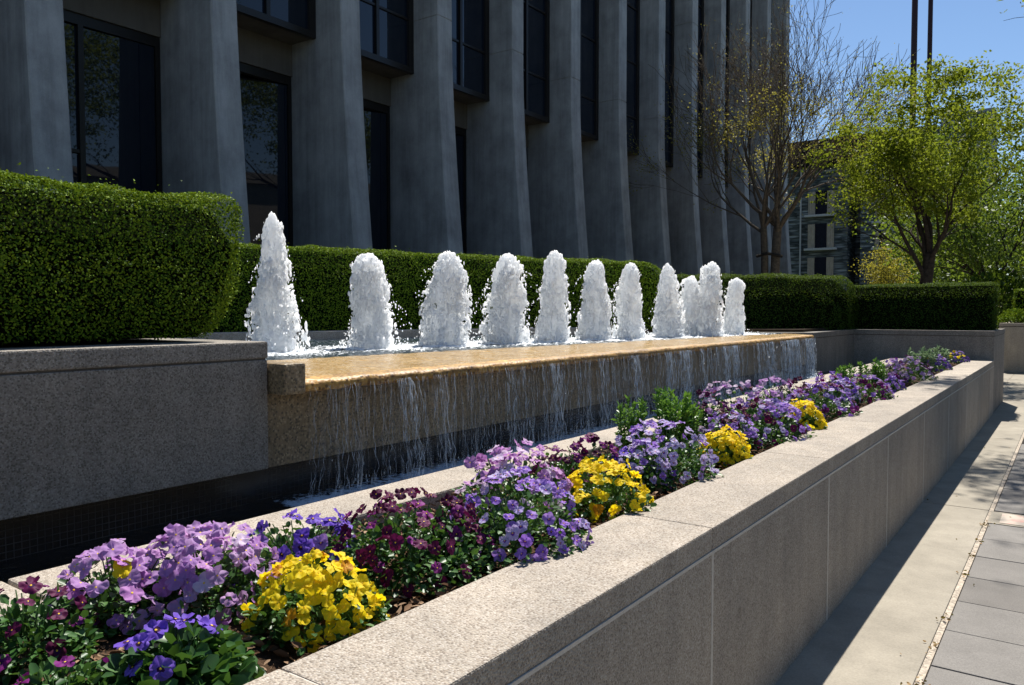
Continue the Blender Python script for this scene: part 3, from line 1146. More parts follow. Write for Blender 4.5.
# drops along the lip and where the strands land
n = 520
ys = YS + (YE - YS) * RNG.random(n) ** 0.7
hi = RNG.random(n) < 0.06
P = np.stack([-2.82 + RNG.normal(0, 0.03, n), ys, np.where(hi, 1.2 - np.abs(RNG.normal(0, 0.16, n)), 0.68 + np.abs(RNG.normal(0, 0.05, n)))], 1)
P[:, 2] = np.maximum(P[:, 2], 0.68)
n = len(P)
ys = P[:, 1]
s = RNG.uniform(0.0010, 0.0027, n) * (1 + (ys - 3) * 0.06)
V, F = blobs(P, np.stack([s, s, s * RNG.uniform(1.5, 6, n)], 1), ICO1)
o = link('splash_drops', np_mesh('splash_drops', V, F, True), M['jet'])
o['kind'] = 'stuff'
tag(o, 'white splash drops below the fountain lip', 'splash')

# ------------------------------------------------------------------ far retaining wall + terrace
terr = [(-2.99, YE + 0.22), (-2.99, 15.9), (-7.4, 15.9), (-7.4, 45), (-14.2, 45), (-14.2, -12), (-7.3, -12), (-7.3, YK + 0.02)]
poly = outer[::1]
plan = [(-7.32, YK + 0.02)] + [(p[0] - 0.002, p[1] + 0.002) for p in poly[1:-1]] + [(-3.15, YE + 0.42), (-3.15, 15.7), (-7.4, 15.7), (-7.4, 45), (-14.3, 45), (-14.3, -12), (-7.32, -12)]
MB().prism(plan, 0.2, 1.30).build('terrace', M['terrace'], kind='structure')
fw = thing('end_wall', 'low grey concrete wall closing the far end of the flower bed under the dark hedge', 'wall', (-2.0, 13.8, 0))
wl = MB()
ZE = 1.262
for (z0, z1, ins) in ((-0.02, ZE - 0.085, 0.006), (ZE - 0.073, ZE, 0.0)):
    inner_ = [(x - ins * .5, y + ins * .5) for x, y in SB[29:-1]]
    wl.prism(inner_ + [(-2.96 - ins, YE + 0.22), (-2.96 - ins, 13.78 + ins), (XO - ins, 13.78 + ins), (XO - ins, 15.9 - ins), (XO - 0.3, 15.9 - ins),
              (XO - 0.3, 14.1), (-3.26, 14.1), (-3.26, YE + 0.42)] + offset(SB, 0.25 - ins * .5)[29:-1][::-1], z0, z1, 0, 0.004)
under(wl.build('wall_face', M['block']), fw)
under(MB().prism([(-2.968, YE + 0.24), (-2.968, 13.788), (XO - .008, 13.788), (XO - .008, 15.88), (XO - 0.29, 15.88), (XO - 0.29, 14.09), (-3.25, 14.09), (-3.25, YE + 0.34)][::-1], 0, ZE - 0.01).build('joint', M['darkcurb']), fw)
MB().box(-7.4, XO - 0.31, 14.11, 15.85, 0.2, 1.2).build('planter_soil', M['terrace'], kind='structure')

# ------------------------------------------------------------------ hedges
def hedge(label, path, width, z0, height, leaf, density, mat, round_=0.12, undercut=0.0, group='clipped hedges', taper_end=0.0, wob=0.03, seed=0, lkind='diamond', endround=0.0):
    """clipped hedge along a plan path: dark twiggy core and a shell of small leaves"""
    cx, cy = path[len(path) // 2]
    h = thing('hedge', label, 'hedge', (cx, cy, z0), 0, group)
    P = [Vector((x - cx, y - cy)) for x, y in path]
    cum = [0.0]
    for a, b in zip(P[:-1], P[1:]):
        cum.append(cum[-1] + (b - a).length)
    L = cum[-1]
    TG = [(P[min(i + 1, len(P) - 1)] - P[max(i - 1, 0)]).normalized() for i in range(len(P))]

    def at(s):
        s = max(0, min(L, s))
        for i in range(len(P) - 1):
            if s <= cum[i + 1] or i == len(P) - 2:
                u = (s - cum[i]) / max(1e-6, cum[i + 1] - cum[i])
                t = TG[i].lerp(TG[i + 1], u).normalized()
                return P[i].lerp(P[i + 1], u), t
    # core
    rings = []
    ns = max(6, int(L / 0.25))
    for k in range(ns + 1):
        s = 0.03 + (L - 0.055) * k / ns
        p, t = at(s)
        nrm = Vector((-t.y, t.x))
        w2 = width / 2 - 0.04
        hh = height - 0.045
        if endround:
            e = max(0.0, 1 - (L - s) / endround)
            hh *= math.sqrt(max(0.05, 1 - 0.55 * e * e))
        rc_ = round_ + .05
        prof = [(-w2 * (1 - undercut), 0.0), (-w2, hh * 0.25), (-w2, hh - rc_), (-w2 + rc_, hh), (w2 - rc_, hh), (w2, hh - rc_), (w2, hh * 0.25), (w2 * (1 - undercut), 0.0)]
        ring = []
        for a, b in prof:
            back = taper_end * (1 - b / height) ** 3 * max(0.0, min(1.0, (s - (L - 0.6)) / 0.55)) if taper_end else 0.0
            ring.append((p.x + nrm.x * a - t.x * back, p.y + nrm.y * a - t.y * back, b))
        rings.append(ring)
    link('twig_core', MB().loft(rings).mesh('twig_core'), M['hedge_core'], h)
    # shell
    per = width + 2 * height
    n = int(density * L * per)
    ne = int(density * width * height)
    s = RNG.random(n) * L
    q = RNG.random(n) * per
    PP = np.zeros((n + 2 * ne, 3))
    NN = np.zeros((n + 2 * ne, 3))
    w2 = width / 2

    def shape(a, b, ss):
        # round the upper edges
        if b > height - round_ and abs(a) > w2 - round_:
            da, db = abs(a) - (w2 - round_), b - (height - round_)
            l = math.hypot(da, db)
            if l > round_:
                a = math.copysign(w2 - round_ + da * round_ / l, a)
                b = height - round_ + db * round_ / l
        if undercut:
            u = max(0.0, 1 - b / (height * 0.3))
            a *= 1 - undercut * u * u
        if endround:
            e = max(0.0, 1 - (L - ss) / endround)
            b *= math.sqrt(max(0.05, 1 - 0.55 * e * e))
        return a, b
    for k in range(n):
        ss = s[k]
        if q[k] < height:
            a, b, na, nb = -w2, q[k], -1, 0
        elif q[k] < height + width:
            a, b, na, nb = q[k] - height - w2, height, 0, 1
        else:
            a, b, na, nb = w2, per - q[k], 1, 0
        a, b = shape(a, b, ss)
        if taper_end:
            ss = ss if ss < L - 0.6 else ss - taper_end * (1 - b / height) ** 3 * (ss - (L - 0.6)) / 0.6
        p, t = at(ss)
        x, y = p.x - t.y * a, p.y + t.x * a
        dn = wob * mnoise.noise(Vector((x * 3 + seed, y * 3, b * 3))) + 0.5 * wob * mnoise.noise(Vector((x * 9 + seed, y * 9, b * 9)))
        dn -= abs(RNG.normal(0, 0.6 * leaf))
        nx_, ny_ = -t.y * na, t.x * na
        PP[k] = (x + nx_ * dn, y + ny_ * dn, b + nb * dn)
        NN[k] = (nx_, ny_, nb + 0.25)
    for e in range(2):
        for k in range(ne):
            a = RNG.uniform(-w2, w2)
            b = RNG.uniform(0, height)
            ss = 0.0 if e == 0 else L
            a, b = shape(a, b, ss)
            if e == 1 and taper_end:
                ss -= taper_end * (1 - b / height) ** 3
            p, t = at(ss)
            if ss > L - 1e-6 or e == 0:
                pass
            sg = -1 if e == 0 else 1
            corner = max(0.0, (abs(a) - (w2 - 0.09)) / 0.09)
            dn = wob * mnoise.noise(Vector((a * 4 + seed + e * 7, b * 4, 2))) - abs(RNG.normal(0, 0.015)) - (0.02 if taper_end else 0.05) * corner * corner
            PP[n + e * ne + k] = (p.x - t.y * a + t.x * sg * dn, p.y + t.x * a + t.y * sg * dn, b)
            NN[n + e * ne + k] = (t.x * sg, t.y * sg, 0.25)
    # stray shoots the shears have missed
    stray = RNG.random(len(PP)) < 0.004
    PP[stray] += NN[stray] * RNG.uniform(.01, .05, (int(stray.sum()), 1))
    up = NN + RNG.normal(0, 0.33, NN.shape)
    D = np.cross(RNG.normal(0, 1, NN.shape), NN) + NN * 0.40
    link('foliage', scatter('foliage', PP, D, leaf, lkind, 0.25, up=up), mat, h)
    return h


hedge('tall near clipped green hedge on top of the grey retaining wall', [(-3.62, -1.6), (-3.62, 0.0), (-3.62, 1.0), (-3.62, 2.2)], 1.02, ZK + 0.02, 0.635, 0.0125, 19000, M['hedge_leaf'], 0.13, 0.13, taper_end=0.15, wob=0.034, seed=1, lkind='diamond')
hp = offset(SB, 0.24 + 0.52)
hp = [(hp[0][0], 0.6), (hp[0][0], 1.6)] + [p for p in hp if p[1] < 10.7]
hedge('long low clipped hedge curving behind the row of water jets', hp, 0.95, 1.30, 0.97, 0.021, 6500, M['hedge_leaf'], 0.13, 0.05, wob=0.035, seed=2, endround=0.5)
hedge('dark hedge behind the last water jets with a rounded end, on the end wall corner', smooth_path([(-5.6, 11.0), (-4.5, 11.7), (-3.75, 12.4), (-3.44, 13.2), (-3.42, 14.35)], 5), 0.80, 1.24, 0.88, 0.023, 3600, M['hedge_leaf_shade'], 0.18, 0.03, wob=0.05, seed=3, endround=0.6)
hedge('shaded square cut hedge on the end wall above the far pansies', [(-3.2, 14.75), (-2.2, 14.75), (XO - 0.06, 14.75)], 0.95, 1.21, 0.80, 0.022, 3200, M['hedge_leaf_shade'], 0.08, 0.0, wob=0.03, seed=4)

# next planter down the sidewalk
nw = thing('next_planter_wall', 'pale concrete planter wall farther along the sidewalk beyond the dark hedge', 'wall', (0, 24, 0))
nm = MB()
nm.box(-1.6, 2.2, 23.8, 24.1, -0.02, 1.17, 0.01)
nm.box(-1.6, 2.2, 23.8, 24.1, 1.182, 1.262, 0.01)
nm.box(-1.6, -1.3, 24.1, 40, -0.02, 1.255, 0.01)
under(nm.build('wall_face', M['face']), nw)
MB().box(-1.29, 2.2, 24.11, 39, 0, 1.15).build('planter_soil', M['terrace'], kind='structure')
hedge('low clipped hedge on the pale planter wall farther along the sidewalk', [(-1.35, 25.4), (.4, 25.4), (2.2, 25.4)], 0.9, 1.16, 1.0, 0.05, 900, M['hedge_leaf'], 0.1, 0, seed=5)


def bush(label, c, r, z0, leaf, n, mat, group='round shrubs'):
    b = thing('round_shrub', label, 'shrub', (c[0], c[1], z0), 0, group)
    d = RNG.normal(0, 1, (n, 3))
    d /= np.linalg.norm(d, axis=1, keepdims=True)
    d[:, 2] = np.abs(d[:, 2]) * 1.0 - 0.1
    rr = r * (1 + 0.12 * fbm3(d, 2.5, c[0])) * RNG.uniform(0.75, 1.02, n)
    P = d * rr[:, None]
    P[:, 2] += 0.35 * r
    P[:, 2] = np.maximum(P[:, 2], 0.0)
    link('foliage', scatter('foliage', P, d, leaf, 'diamond', 0.6), mat, b)
    mb = MB()
    for k in range(5):
        a = k * 1.256
        mb.tube([(0, 0, 0), (math.cos(a) * r * .3, math.sin(a) * r * .3, r * .5), (math.cos(a) * r * .5, math.sin(a) * r * .5, r * .9)], [.02, .015, .006], 5)
    link('stem', mb.mesh('stem'), M['bark'], b)


p = ground(1010, 318, 1.45)
bush('small round clipped shrub beyond the end of the shaded hedge', (-1.3, 24.35), 0.40, 1.12, 0.05, 1600, M['hedge_leaf'])


# ------------------------------------------------------------------ pansies
def blossom_mesh(name, size, mats, seed, viola=False):
    """five overlapping petals round a small eye; faces +Z, top petals at +Y"""
    rg = random.Random(seed)
    V, F, mi = [], [], []
    spec = [(90 + 40, .58, .62, -.05, 0), (90 - 40, .58, .62, -.045, 0), (90 + 112, .50, .52, 0.0, 1), (90 - 112, .50, .52, .004, 1), (270, .50, .70, .02, 1)]
    for ang, Lp, Wp, zo, front in spec:
        a = R(ang + rg.uniform(-8, 8))
        ca, sa = math.cos(a), math.sin(a)
        Lq, Wq = Lp * rg.uniform(.9, 1.08), Wp * rg.uniform(.88, 1.08)
        curl = rg.uniform(-.55, .42)
        wp = rg.uniform(0, 6.28)
        fold = rg.uniform(-.32, .34)
        base = len(V)
        nseg, nr = 10, 3

        def put(u, v):   # u along petal, v across
            rad = u
            z = zo + curl * rad * rad * 1.1 + fold * v * v * 4 + .07 * math.sin(wp + v * 15) * rad * 2 + .012
            V.append(((ca * u - sa * v) * size, (sa * u + ca * v) * size, z * size))
        put(Lq * .45, 0)
        for r_ in range(1, nr + 1):
            k = r_ / nr
            for s in range(nseg):
                th = 2 * math.pi * s / nseg
                wob = 1 + (.06 * math.sin(3 * th + wp) if r_ == nr else 0)
                narrow = 1.0 - 0.38 * max(0.0, -math.cos(th)) * k
                put(Lq * (.5 + .5 * k * math.cos(th) * wob), Wq * .5 * k * math.sin(th) * wob * narrow)
        for s in range(nseg):
            F.append((base, base + 1 + s, base + 1 + (s + 1) % nseg, base))
            mi.append(0)
        for r_ in range(nr - 1):
            for s in range(nseg):
                q0 = base + 1 + r_ * nseg
                q1 = q0 + nseg
                F.append((q0 + s, q1 + s, q1 + (s + 1) % nseg, q0 + (s + 1) % nseg))
                # the blotch sits at the foot of the three front petals
                foot = s in (4, 5) and front
                mi.append(1 if foot else 0)
    me = bpy.data.meshes.new(name)
    faces = [f[:3] if f[0] == f[3] else f for f in F]
    # eye
    b0 = len(V)
    V.append((0, 0, .05 * size))
    for s in range(6):
        V.append((.055 * size * math.cos(s * 1.047), .055 * size * math.sin(s * 1.047), .035 * size))
    for s in range(6):
        faces.append((b0, b0 + 1 + s, b0 + 1 + (s + 1) % 6))
        mi.append(2)
    me.from_pydata([tuple(v) for v in V], [], faces)
    me.polygons.foreach_set('material_index', np.array(mi, dtype=np.int32))
    me.polygons.foreach_set('use_smooth', np.ones(len(faces), dtype=bool))
    for m in mats:
        me.materials.append(m)
    me.update()
    return me


EYE = {'burg': 'eye_dark', 'magenta': 'eye_dark', 'lilac': 'lilac', 'pale': 'pale', 'orchid': 'orchid', 'violet': 'eye_dark', 'viola': 'eye_violet', 'lavender': 'eye_violet',
       'yellow': 'eye_amber', 'amber': 'amber', 'indigo': 'eye_dark', 'pinkwhite': 'eye_violet'}
BL = {}


def blossom(kind, size_class, v):
    k = (kind, size_class, v)
    if k not in BL:
        BL[k] = blossom_mesh('blossom_' + kind, {'L': .0455, 'M': .040, 'S': .039, 'F': .041}[size_class], [M[kind], M[EYE[kind]], M['eye_yellow']], hash(k) & 0xffff if False else sum(map(ord, kind)) * 31 + v * 7)
    return BL[k]


def orient(face, upv):
    z = Vector(face).normalized()
    y = Vector(upv) - z * Vector(upv).dot(z)
    if y.length < 1e-3:
        y = z.orthogonal()
    y.normalize()
    x = y.cross(z)
    return Matrix((x, y, z)).transposed().to_4x4()


def pansy(label, px, py, hw, h, kinds, n, sc, leafn=260, leaf=.022, depth=None, name='pansy_plant', cat='flower plant', seed=0):
    leafn = int(leafn * 2.7)
    g = ground(px, py, 0.785)
    f = g.y * math.cos(YAW) - g.x * math.sin(YAW)
    rw = hw * f / FPX
    rd = depth or rw
    pl = thing(name, label, cat, g, 0, 'pansies and violas planted in the flower bed')
    rg = random.Random(1000 + seed * 17 + int(px))
    # foliage fills the mound
    d = RNG.normal(0, 1, (leafn, 3))
    d /= np.linalg.norm(d, axis=1, keepdims=True)
    d[:, 2] = np.abs(d[:, 2]) * RNG.uniform(.3, 1, leafn)
    k = RNG.uniform(0.30, 0.98, leafn) ** 0.5
    lump = 1 + 0.16 * fbm3(d, 2.2, seed * 3.7)
    P = d * (k * lump)[:, None] * np.array([rw * 1.08, rd * 1.08, h * .86])
    P[:, 2] += 0.006
    D = d * np.array([1, 1, .6]) + np.array([0, 0, .15])
    up = np.tile((0, 0, 1.0), (leafn, 1)) + d * .5
    link('foliage', scatter('foliage', P, D, leaf, 'fold', .55, up=up), M['pansy_leaf'], pl)
    st = MB()
    for q in range(12):
        a = rg.uniform(0, 6.28)
        e = rg.uniform(.3, .9)
        st.tube([(0.01 * math.cos(a), .01 * math.sin(a), 0), (rw * e * .5 * math.cos(a), rd * e * .5 * math.sin(a), h * .45), (rw * e * .8 * math.cos(a), rd * e * .8 * math.sin(a), h * .8)], [.003, .0022, .0015], 4)
    link('stem', st.mesh('stem'), M['stem'], pl)
    # blossoms, spaced apart over the mound
    tocam = Vector((-g.x, -g.y, 1.0)).normalized()
    pts = []
    tries = 0
    mind = {'L': .025, 'M': .022, 'S': .019, 'F': .0215}[sc]
    while len(pts) < n and tries < n * 60:
        tries += 1
        v = Vector((rg.gauss(0, 1), rg.gauss(0, 1), abs(rg.gauss(0, 1)) * 1.15)).normalized()
        # the mound carries most flowers on top and on its open side
        if v.z < .06 and rg.random() < .8:
            continue
        if v.dot(tocam) < -.15 and rg.random() < .7:
            continue
        lump = 1 + 0.14 * mnoise.noise(v * 2.2 + Vector((seed * 3.7, 0, 0)))
        c = Vector((v.x * rw * lump, v.y * rd * lump, v.z * h * lump)) * rg.uniform(.93, 1.06)
        if any((c - o_).length < mind for o_, _ in pts):
            continue
        pts.append((c, v))
    for c, v in pts:
        kd = kinds[0][0]
        u = rg.random()
        acc = 0
        for kk, wgt in kinds:
            acc += wgt
            if u <= acc:
                kd = kk
                break
        face = v * 1.0 + tocam * rg.uniform(-.1, .7) + Vector((rg.gauss(0, .42), rg.gauss(0, .42), rg.gauss(.1, .36)))
        upv = Vector((rg.gauss(0, .4), rg.gauss(0, .4), 1))
        o_ = link('blossom', blossom(kd, sc, rg.randrange(5)), None, pl)
        s = rg.uniform(.78, 1.15)
        o_.matrix_local = Matrix.Translation(c) @ orient(face, upv) @ Matrix.Diagonal((s, s * rg.uniform(.85, 1.05), s, 1))
    return pl


def spikes(label, px, py, hw, h, n, leafmat_, leaf=.05, name='leafy_plant', seed=0):
    """upright leafy stems without flowers"""
    g = ground(px, py, 0.785)
    f = g.y * math.cos(YAW) - g.x * math.sin(YAW)
    rw = hw * f / FPX
    pl = thing(name, label, 'leafy plant', g, 0, 'green leafy plants between the pansies')
    rg = random.Random(55 + seed)
    st = MB()
    P, D = [], []
    for k in range(n):
        a, e = rg.uniform(0, 6.28), math.sqrt(rg.random())
        bx_, by_ = rw * e * .8 * math.cos(a), rw * e * .8 * math.sin(a)
        hh = h * rg.uniform(.72, 1.08) * (1 - .25 * e)
        tx, ty = bx_ * 1.2 + rg.gauss(0, .01), by_ * 1.2 + rg.gauss(0, .01)
        st.tube([(bx_ * .8, by_ * .8, 0), (tx, ty, hh)], [.004, .002], 4)
        m = int(hh / .0048)
        for q in range(m):
            u = (q + 1) / m
            z = hh * u
            ang = q * 2.4 + rg.random()
            P.append((bx_ * .8 + (tx - bx_ * .8) * u, by_ * .8 + (ty - by_ * .8) * u, z))
            D.append((math.cos(ang) * (1 - .5 * u), math.sin(ang) * (1 - .5 * u), .1 + .7 * u * u))
    link('stem', st.mesh('stem'), M['stem'], pl)
    link('foliage', scatter('foliage', P, D, leaf * .72, 'lance', .25, up=np.tile((0, 0, 1.0), (len(P), 1))), leafmat_, pl)


pansy('dark burgundy pansies with sparse blooms at the near corner of the bed', 28, 655, 68, .155, [('burg', .75), ('magenta', .25)], 20, 'M', 420, seed=1)
pansy('magenta purple pansy low at the near edge of the bed', 62, 712, 55, .10, [('magenta', 1)], 9, 'M', 200, seed=2)
pansy('lilac pansies beside the bare end of the back ledge, with a stray yellow bloom', 118, 618, 64, .185, [('lilac', .75), ('orchid', .2), ('yellow', .05)], 56, 'L', 420, seed=3)
pansy('biggest mound of lilac pansies, left behind the near yellow ones', 205, 606, 72, .21, [('lilac', .7), ('orchid', .25), ('pale', .05)], 98, 'L', 460, seed=4)
pansy('few large blue violet pansies with broad leaves at the nearest edge of the bed', 180, 684, 62, .13, [('violet', 1)], 11, 'L', 330, .038, seed=5)
pansy('blue violet pansies behind the near yellow pansies, against the back ledge', 300, 570, 66, .17, [('violet', .8), ('viola', .2)], 34, 'L', 320, seed=6)
pansy('nearest mound of bright yellow pansies', 316, 622, 66, .165, [('yellow', .92), ('amber', .08)], 95, 'M', 420, seed=7)
pansy('leafy mound of dark burgundy pansies between yellow and purple ones', 408, 572, 76, .235, [('burg', .78), ('magenta', .22)], 66, 'M', 620, seed=8)
pansy('mound of small purple violas spilling toward the outer ledge', 516, 550, 74, .245, [('viola', .72), ('lavender', .23), ('violet', .05)], 95, 'S', 560, seed=9)
pansy('pale pink and orchid pansies heaped behind the purple violas', 512, 518, 62, .27, [('orchid', .6), ('pale', .4)], 85, 'L', 420, seed=10)
pansy('burgundy pansies between the second yellow mound and the fountain', 590, 482, 38, .20, [('burg', .7), ('magenta', .3)], 34, 'L', 300, seed=11)
pansy('second mound of bright yellow pansies from the near end', 604, 512, 48, .195, [('yellow', .95), ('amber', .05)], 98, 'M', 380, seed=12)
pansy('rounded mound of lavender violas in front of the green leafy spikes', 664, 478, 54, .26, [('lavender', .72), ('viola', .28)], 99, 'F', 676, seed=13)
pansy('small blue violet pansy tucked between yellow and lavender mounds', 628, 482, 20, .15, [('violet', .8), ('viola', .2)], 14, 'L', 140, seed=14)
pansy('lavender violas on the near flank of the rounded lavender mound', 645, 487, 26, .20, [('lavender', .6), ('viola', .4)], 50, 'S', 220, seed=31)
pansy('violet violas on the near flank of the big violet mound', 733, 448, 26, .21, [('viola', .45), ('lavender', .2), ('burg', .35)], 60, 'M', 240, seed=32)
pansy('violet violas on the far flank of the big violet mound', 778, 434, 24, .21, [('viola', .5), ('lavender', .4), ('burg', .1)], 60, 'M', 240, seed=33)
pansy('burgundy pansies filling the gap beside the small purple violas', 455, 562, 36, .19, [('burg', .75), ('magenta', .25)], 26, 'M', 300, seed=34)
pansy('leafy burgundy pansies at the back ledge behind the third yellow mound', 706, 432, 26, .25, [('burg', .6), ('magenta', .4)], 34, 'M', 320, seed=35)
pansy('pale lilac pansies at the back ledge behind the far flank of the big violet mound', 772, 413, 26, .26, [('pinkwhite', .5), ('lilac', .5)], 50, 'M', 300, seed=36)
pansy('purple pansies at the back ledge behind the burgundy topped mound', 830, 401, 24, .24, [('viola', .5), ('magenta', .5)], 50, 'M', 260, seed=37)
pansy('pale lilac pansies at the back ledge behind the pink white mound', 893, 382, 16, .24, [('lilac', .6), ('viola', .4)], 44, 'M', 200, seed=38)
pansy('burgundy pansies at the back ledge behind the second yellow mound', 560, 497, 36, .22, [('burg', .7), ('magenta', .3)], 34, 'M', 320, seed=39)
spikes('shorter green leafy spikes beside the lavender violas', 631, 452, 18, .30, 20, M['snap_leaf'], .045, seed=1)
spikes('taller green leafy spikes between lavender violas and the big violet mound', 674, 450, 26, .36, 34, M['snap_leaf'], .048, seed=2)
pansy('third mound of yellow pansies from the near end, the lowest one', 724, 462, 26, .165, [('yellow', 1)], 92, 'F', 390, seed=15)
pansy('pink lilac pansies at the back of the big violet mound', 738, 432, 54, .31, [('pinkwhite', .5), ('lilac', .35), ('burg', .15)], 92, 'F', 546, seed=16)
pansy('big mound of violet and dark purple violas between two yellow mounds', 757, 440, 50, .24, [('viola', .5), ('lavender', .25), ('burg', .25)], 99, 'F', 624, seed=17)
pansy('farthest of the four round yellow pansy mounds', 801, 432, 23, .20, [('yellow', 1)], 99, 'F', 416, seed=18)
pansy('purple and burgundy mound just beyond the farthest yellow mound', 820, 417, 36, .25, [('viola', .42), ('magenta', .25), ('lavender', .15), ('burg', .18)], 99, 'F', 546, seed=19)
pansy('burgundy pansies against the back ledge behind the farthest yellow mound', 795, 404, 20, .20, [('burg', .6), ('magenta', .4)], 40, 'L', 200, seed=20)
pansy('burgundy topped mound edged with white and blue violas', 865, 401, 27, .21, [('magenta', .35), ('burg', .2), ('viola', .25), ('pinkwhite', .2)], 97, 'F', 468, seed=21)
pansy('small blue and white violas beside the burgundy topped mound', 842, 403, 17, .20, [('lavender', .5), ('viola', .3), ('violet', .2)], 57, 'F', 286, seed=22)
spikes('pair of rounded green plants in front of the pink white mound', 848, 390, 16, .25, 16, M['snap_leaf'], .06, seed=3)
spikes('green leafy plant touching the left flank of the pink white mound', 872, 386, 15, .27, 16, M['snap_leaf'], .06, seed=4)
pansy('pink and white pansy mound near the shaded end of the bed', 908, 382, 25, .27, [('pinkwhite', .6), ('lilac', .25), ('magenta', .15)], 99, 'F', 468, seed=23)
pansy('small violet clump at the foot of the pink white mound', 893, 393, 11, .15, [('viola', .6), ('indigo', .4)], 30, 'M', 140, seed=24)
spikes('grey green bushy plant beside the far end wall', 920, 372, 15, .31, 18, M['dusty_leaf'], .07, seed=5)
spikes('darker grey green plant farthest along the back ledge', 938, 369, 11, .30, 14, M['dusty_leaf'], .07, seed=6)
pansy('indigo pansies in the shade with one yellow bloom', 936, 372, 15, .20, [('indigo', .8), ('viola', .15), ('yellow', .05)], 60, 'L', 220, seed=25)
pansy('last violet and yellow pansies by the end wall', 957, 364, 11, .19, [('indigo', .55), ('viola', .25), ('yellow', .2)], 44, 'L', 160, seed=26)
pansy('tiny farthest violet pansy clump tucked in the wall corner', 969, 361, 8, .18, [('viola', .5), ('indigo', .3), ('yellow', .2)], 26, 'L', 120, seed=27)

# ------------------------------------------------------------------ office building
XF, SP, WC, KY = -12.0, 2.92, 0.52, 5.49       # column front, spacing, width, far edge of column 0
ob = thing('office_building', 'large grey concrete office building with tall flared columns and dark glass', 'building', (-20, 18, 1.3))
ZT = 20.0


def flare(z):
    dz = z - CAM_H
    return 0.30 * (max(0.0, 6.3 - dz) / 4.65) ** 1.45


NK = range(-3, 13)
for k in NK:
    yf = KY + SP * k
    yn = yf - WC
    mb = MB()
    zs = [1.2, 1.8, 2.5, 3.2, 4.0, 4.8, 5.6, 6.4, 7.2, 8.0, 8.335, 8.34, 8.36, 8.365, 9.5, 12.0, 12.495, 12.5, 12.52, 12.525, 16, ZT]
    rings = []
    for z in zs:
        i_ = 0.014 if z in (8.34, 8.36, 12.5, 12.52) else 0.0
        xf = XF + flare(z) - i_
        c = 0.02
        rings.append([(-12.74, yn + i_, z), (xf - c, yn + i_, z), (xf, yn + c + i_, z), (xf, yf - c - i_, z), (xf - c, yf - i_, z), (-12.74, yf - i_, z)])
    mb.loft(rings)
    mb.box(-14.0, -12.745, yn + 0.012, yf - 0.012, 1.2, ZT)
    under(mb.build('column', M['column']), ob)
for k in list(NK)[:-1]:
    ya, yb = KY + SP * k + 0.002, KY + SP * (k + 1) - WC - 0.002
    w_ = yb - ya
    # soffit slab and the concrete band over the ground floor glass
    sb = MB()
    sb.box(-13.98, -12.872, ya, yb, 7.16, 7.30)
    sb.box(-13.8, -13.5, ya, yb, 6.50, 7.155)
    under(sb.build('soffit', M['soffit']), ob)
    # ground floor window
    fr = MB()
    fr.box(-13.66, -13.54, ya, yb, 6.32, 6.495)
    for yy_ in (ya, ya + w_ * .40, yb - 0.09):
        fr.box(-13.66, -13.535, yy_ + 0.002, yy_ + 0.09, 1.3, 6.318)
    fr.box(-13.66, -13.55, ya + 0.1, ya + w_ * .40, 4.2, 4.26)
    wd = under(fr.build('window', M['bronze']), ob)
    yp = ya + w_ * .40 + .1  # added slant turns the panes to mirror open sky; one bay stays flat
    gl = link('pane', MB().prism([(-13.86 if k else -13.60, yp), (-13.56, yb - 0.1), (-13.585, yb - 0.1), (-13.885 if k else -13.625, yp)], 1.3, 6.31).box(-13.64, -13.60, ya + 0.01, ya + w_ * .40, 1.3, 6.31).mesh('pane'), M['glass'])
    gl.parent = wd
    # upper window wall
    fr = MB()
    x0, x1 = -12.86, -12.76
    fr.box(x0, x1 + 0.015, ya, yb, 7.14, 7.27)
    for yy_, ww in ((ya, .10), (ya + w_ * .50, .09), (yb - .16, .16)):
        fr.box(x0 + 0.002, x1 + 0.012, yy_ + .002, yy_ + ww, 7.272, ZT - .01)
    z = 8.35
    while z < ZT - 1:
        fr.box(x0, x1 - 0.02, ya + .004, yb - .004, z, z + 0.05)
        z += 1.9
    wu = under(fr.build('window', M['bronze']), ob)
    gl = link('pane', MB().box(-12.85, -12.815, ya + 0.008, yb - 0.008, 7.275, ZT - .02).mesh('pane'), M['glass'])
    gl.parent = wu
body = MB()
body.box(-34, -14.02, KY + SP * -3 - WC, KY + SP * 12 - 0.02, 1.2, ZT - 0.02)
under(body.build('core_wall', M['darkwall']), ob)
under(MB().box(-34.2, -12.3, KY + SP * -3 - WC - .1, KY + SP * 12 + .1, ZT, ZT + 0.9).build('roof', M['column']), ob)

# ------------------------------------------------------------------ slate building behind
def far_pt(px, f):
    r = (px - 512) / FPX * f
    return (r * math.cos(YAW) - f * math.sin(YAW), r * math.sin(YAW) + f * math.cos(YAW))


YB = 58.0
xs = lambda px: at_y(px, YB)
fB = lambda px: YB * math.cos(YAW) - xs(px) * math.sin(YAW)
zz = lambda px, py: CAM_H + (312 - py) * fB(px) / FPX
sbd = thing('stone_building', 'dark slate stone building with curtained windows behind the bare tree', 'building', (xs(830), YB, 0))
wm = MB()
wm.box(xs(770), xs(846), YB, YB + 10, -0.02, zz(830, 166))
wm.box(xs(846), xs(859), YB + 2.5, YB + 10, -0.02, zz(830, 150))
wm.box(xs(859), xs(925), YB, YB + 10, -0.02, zz(830, 166))
under(wm.build('wall', M['slate']), sbd)
under(MB().box(xs(770) - 1, xs(925) + .5, YB - 0.6, YB + 10.5, zz(830, 166) + .01, zz(830, 141)).build('roof', M['darkwall']), sbd)


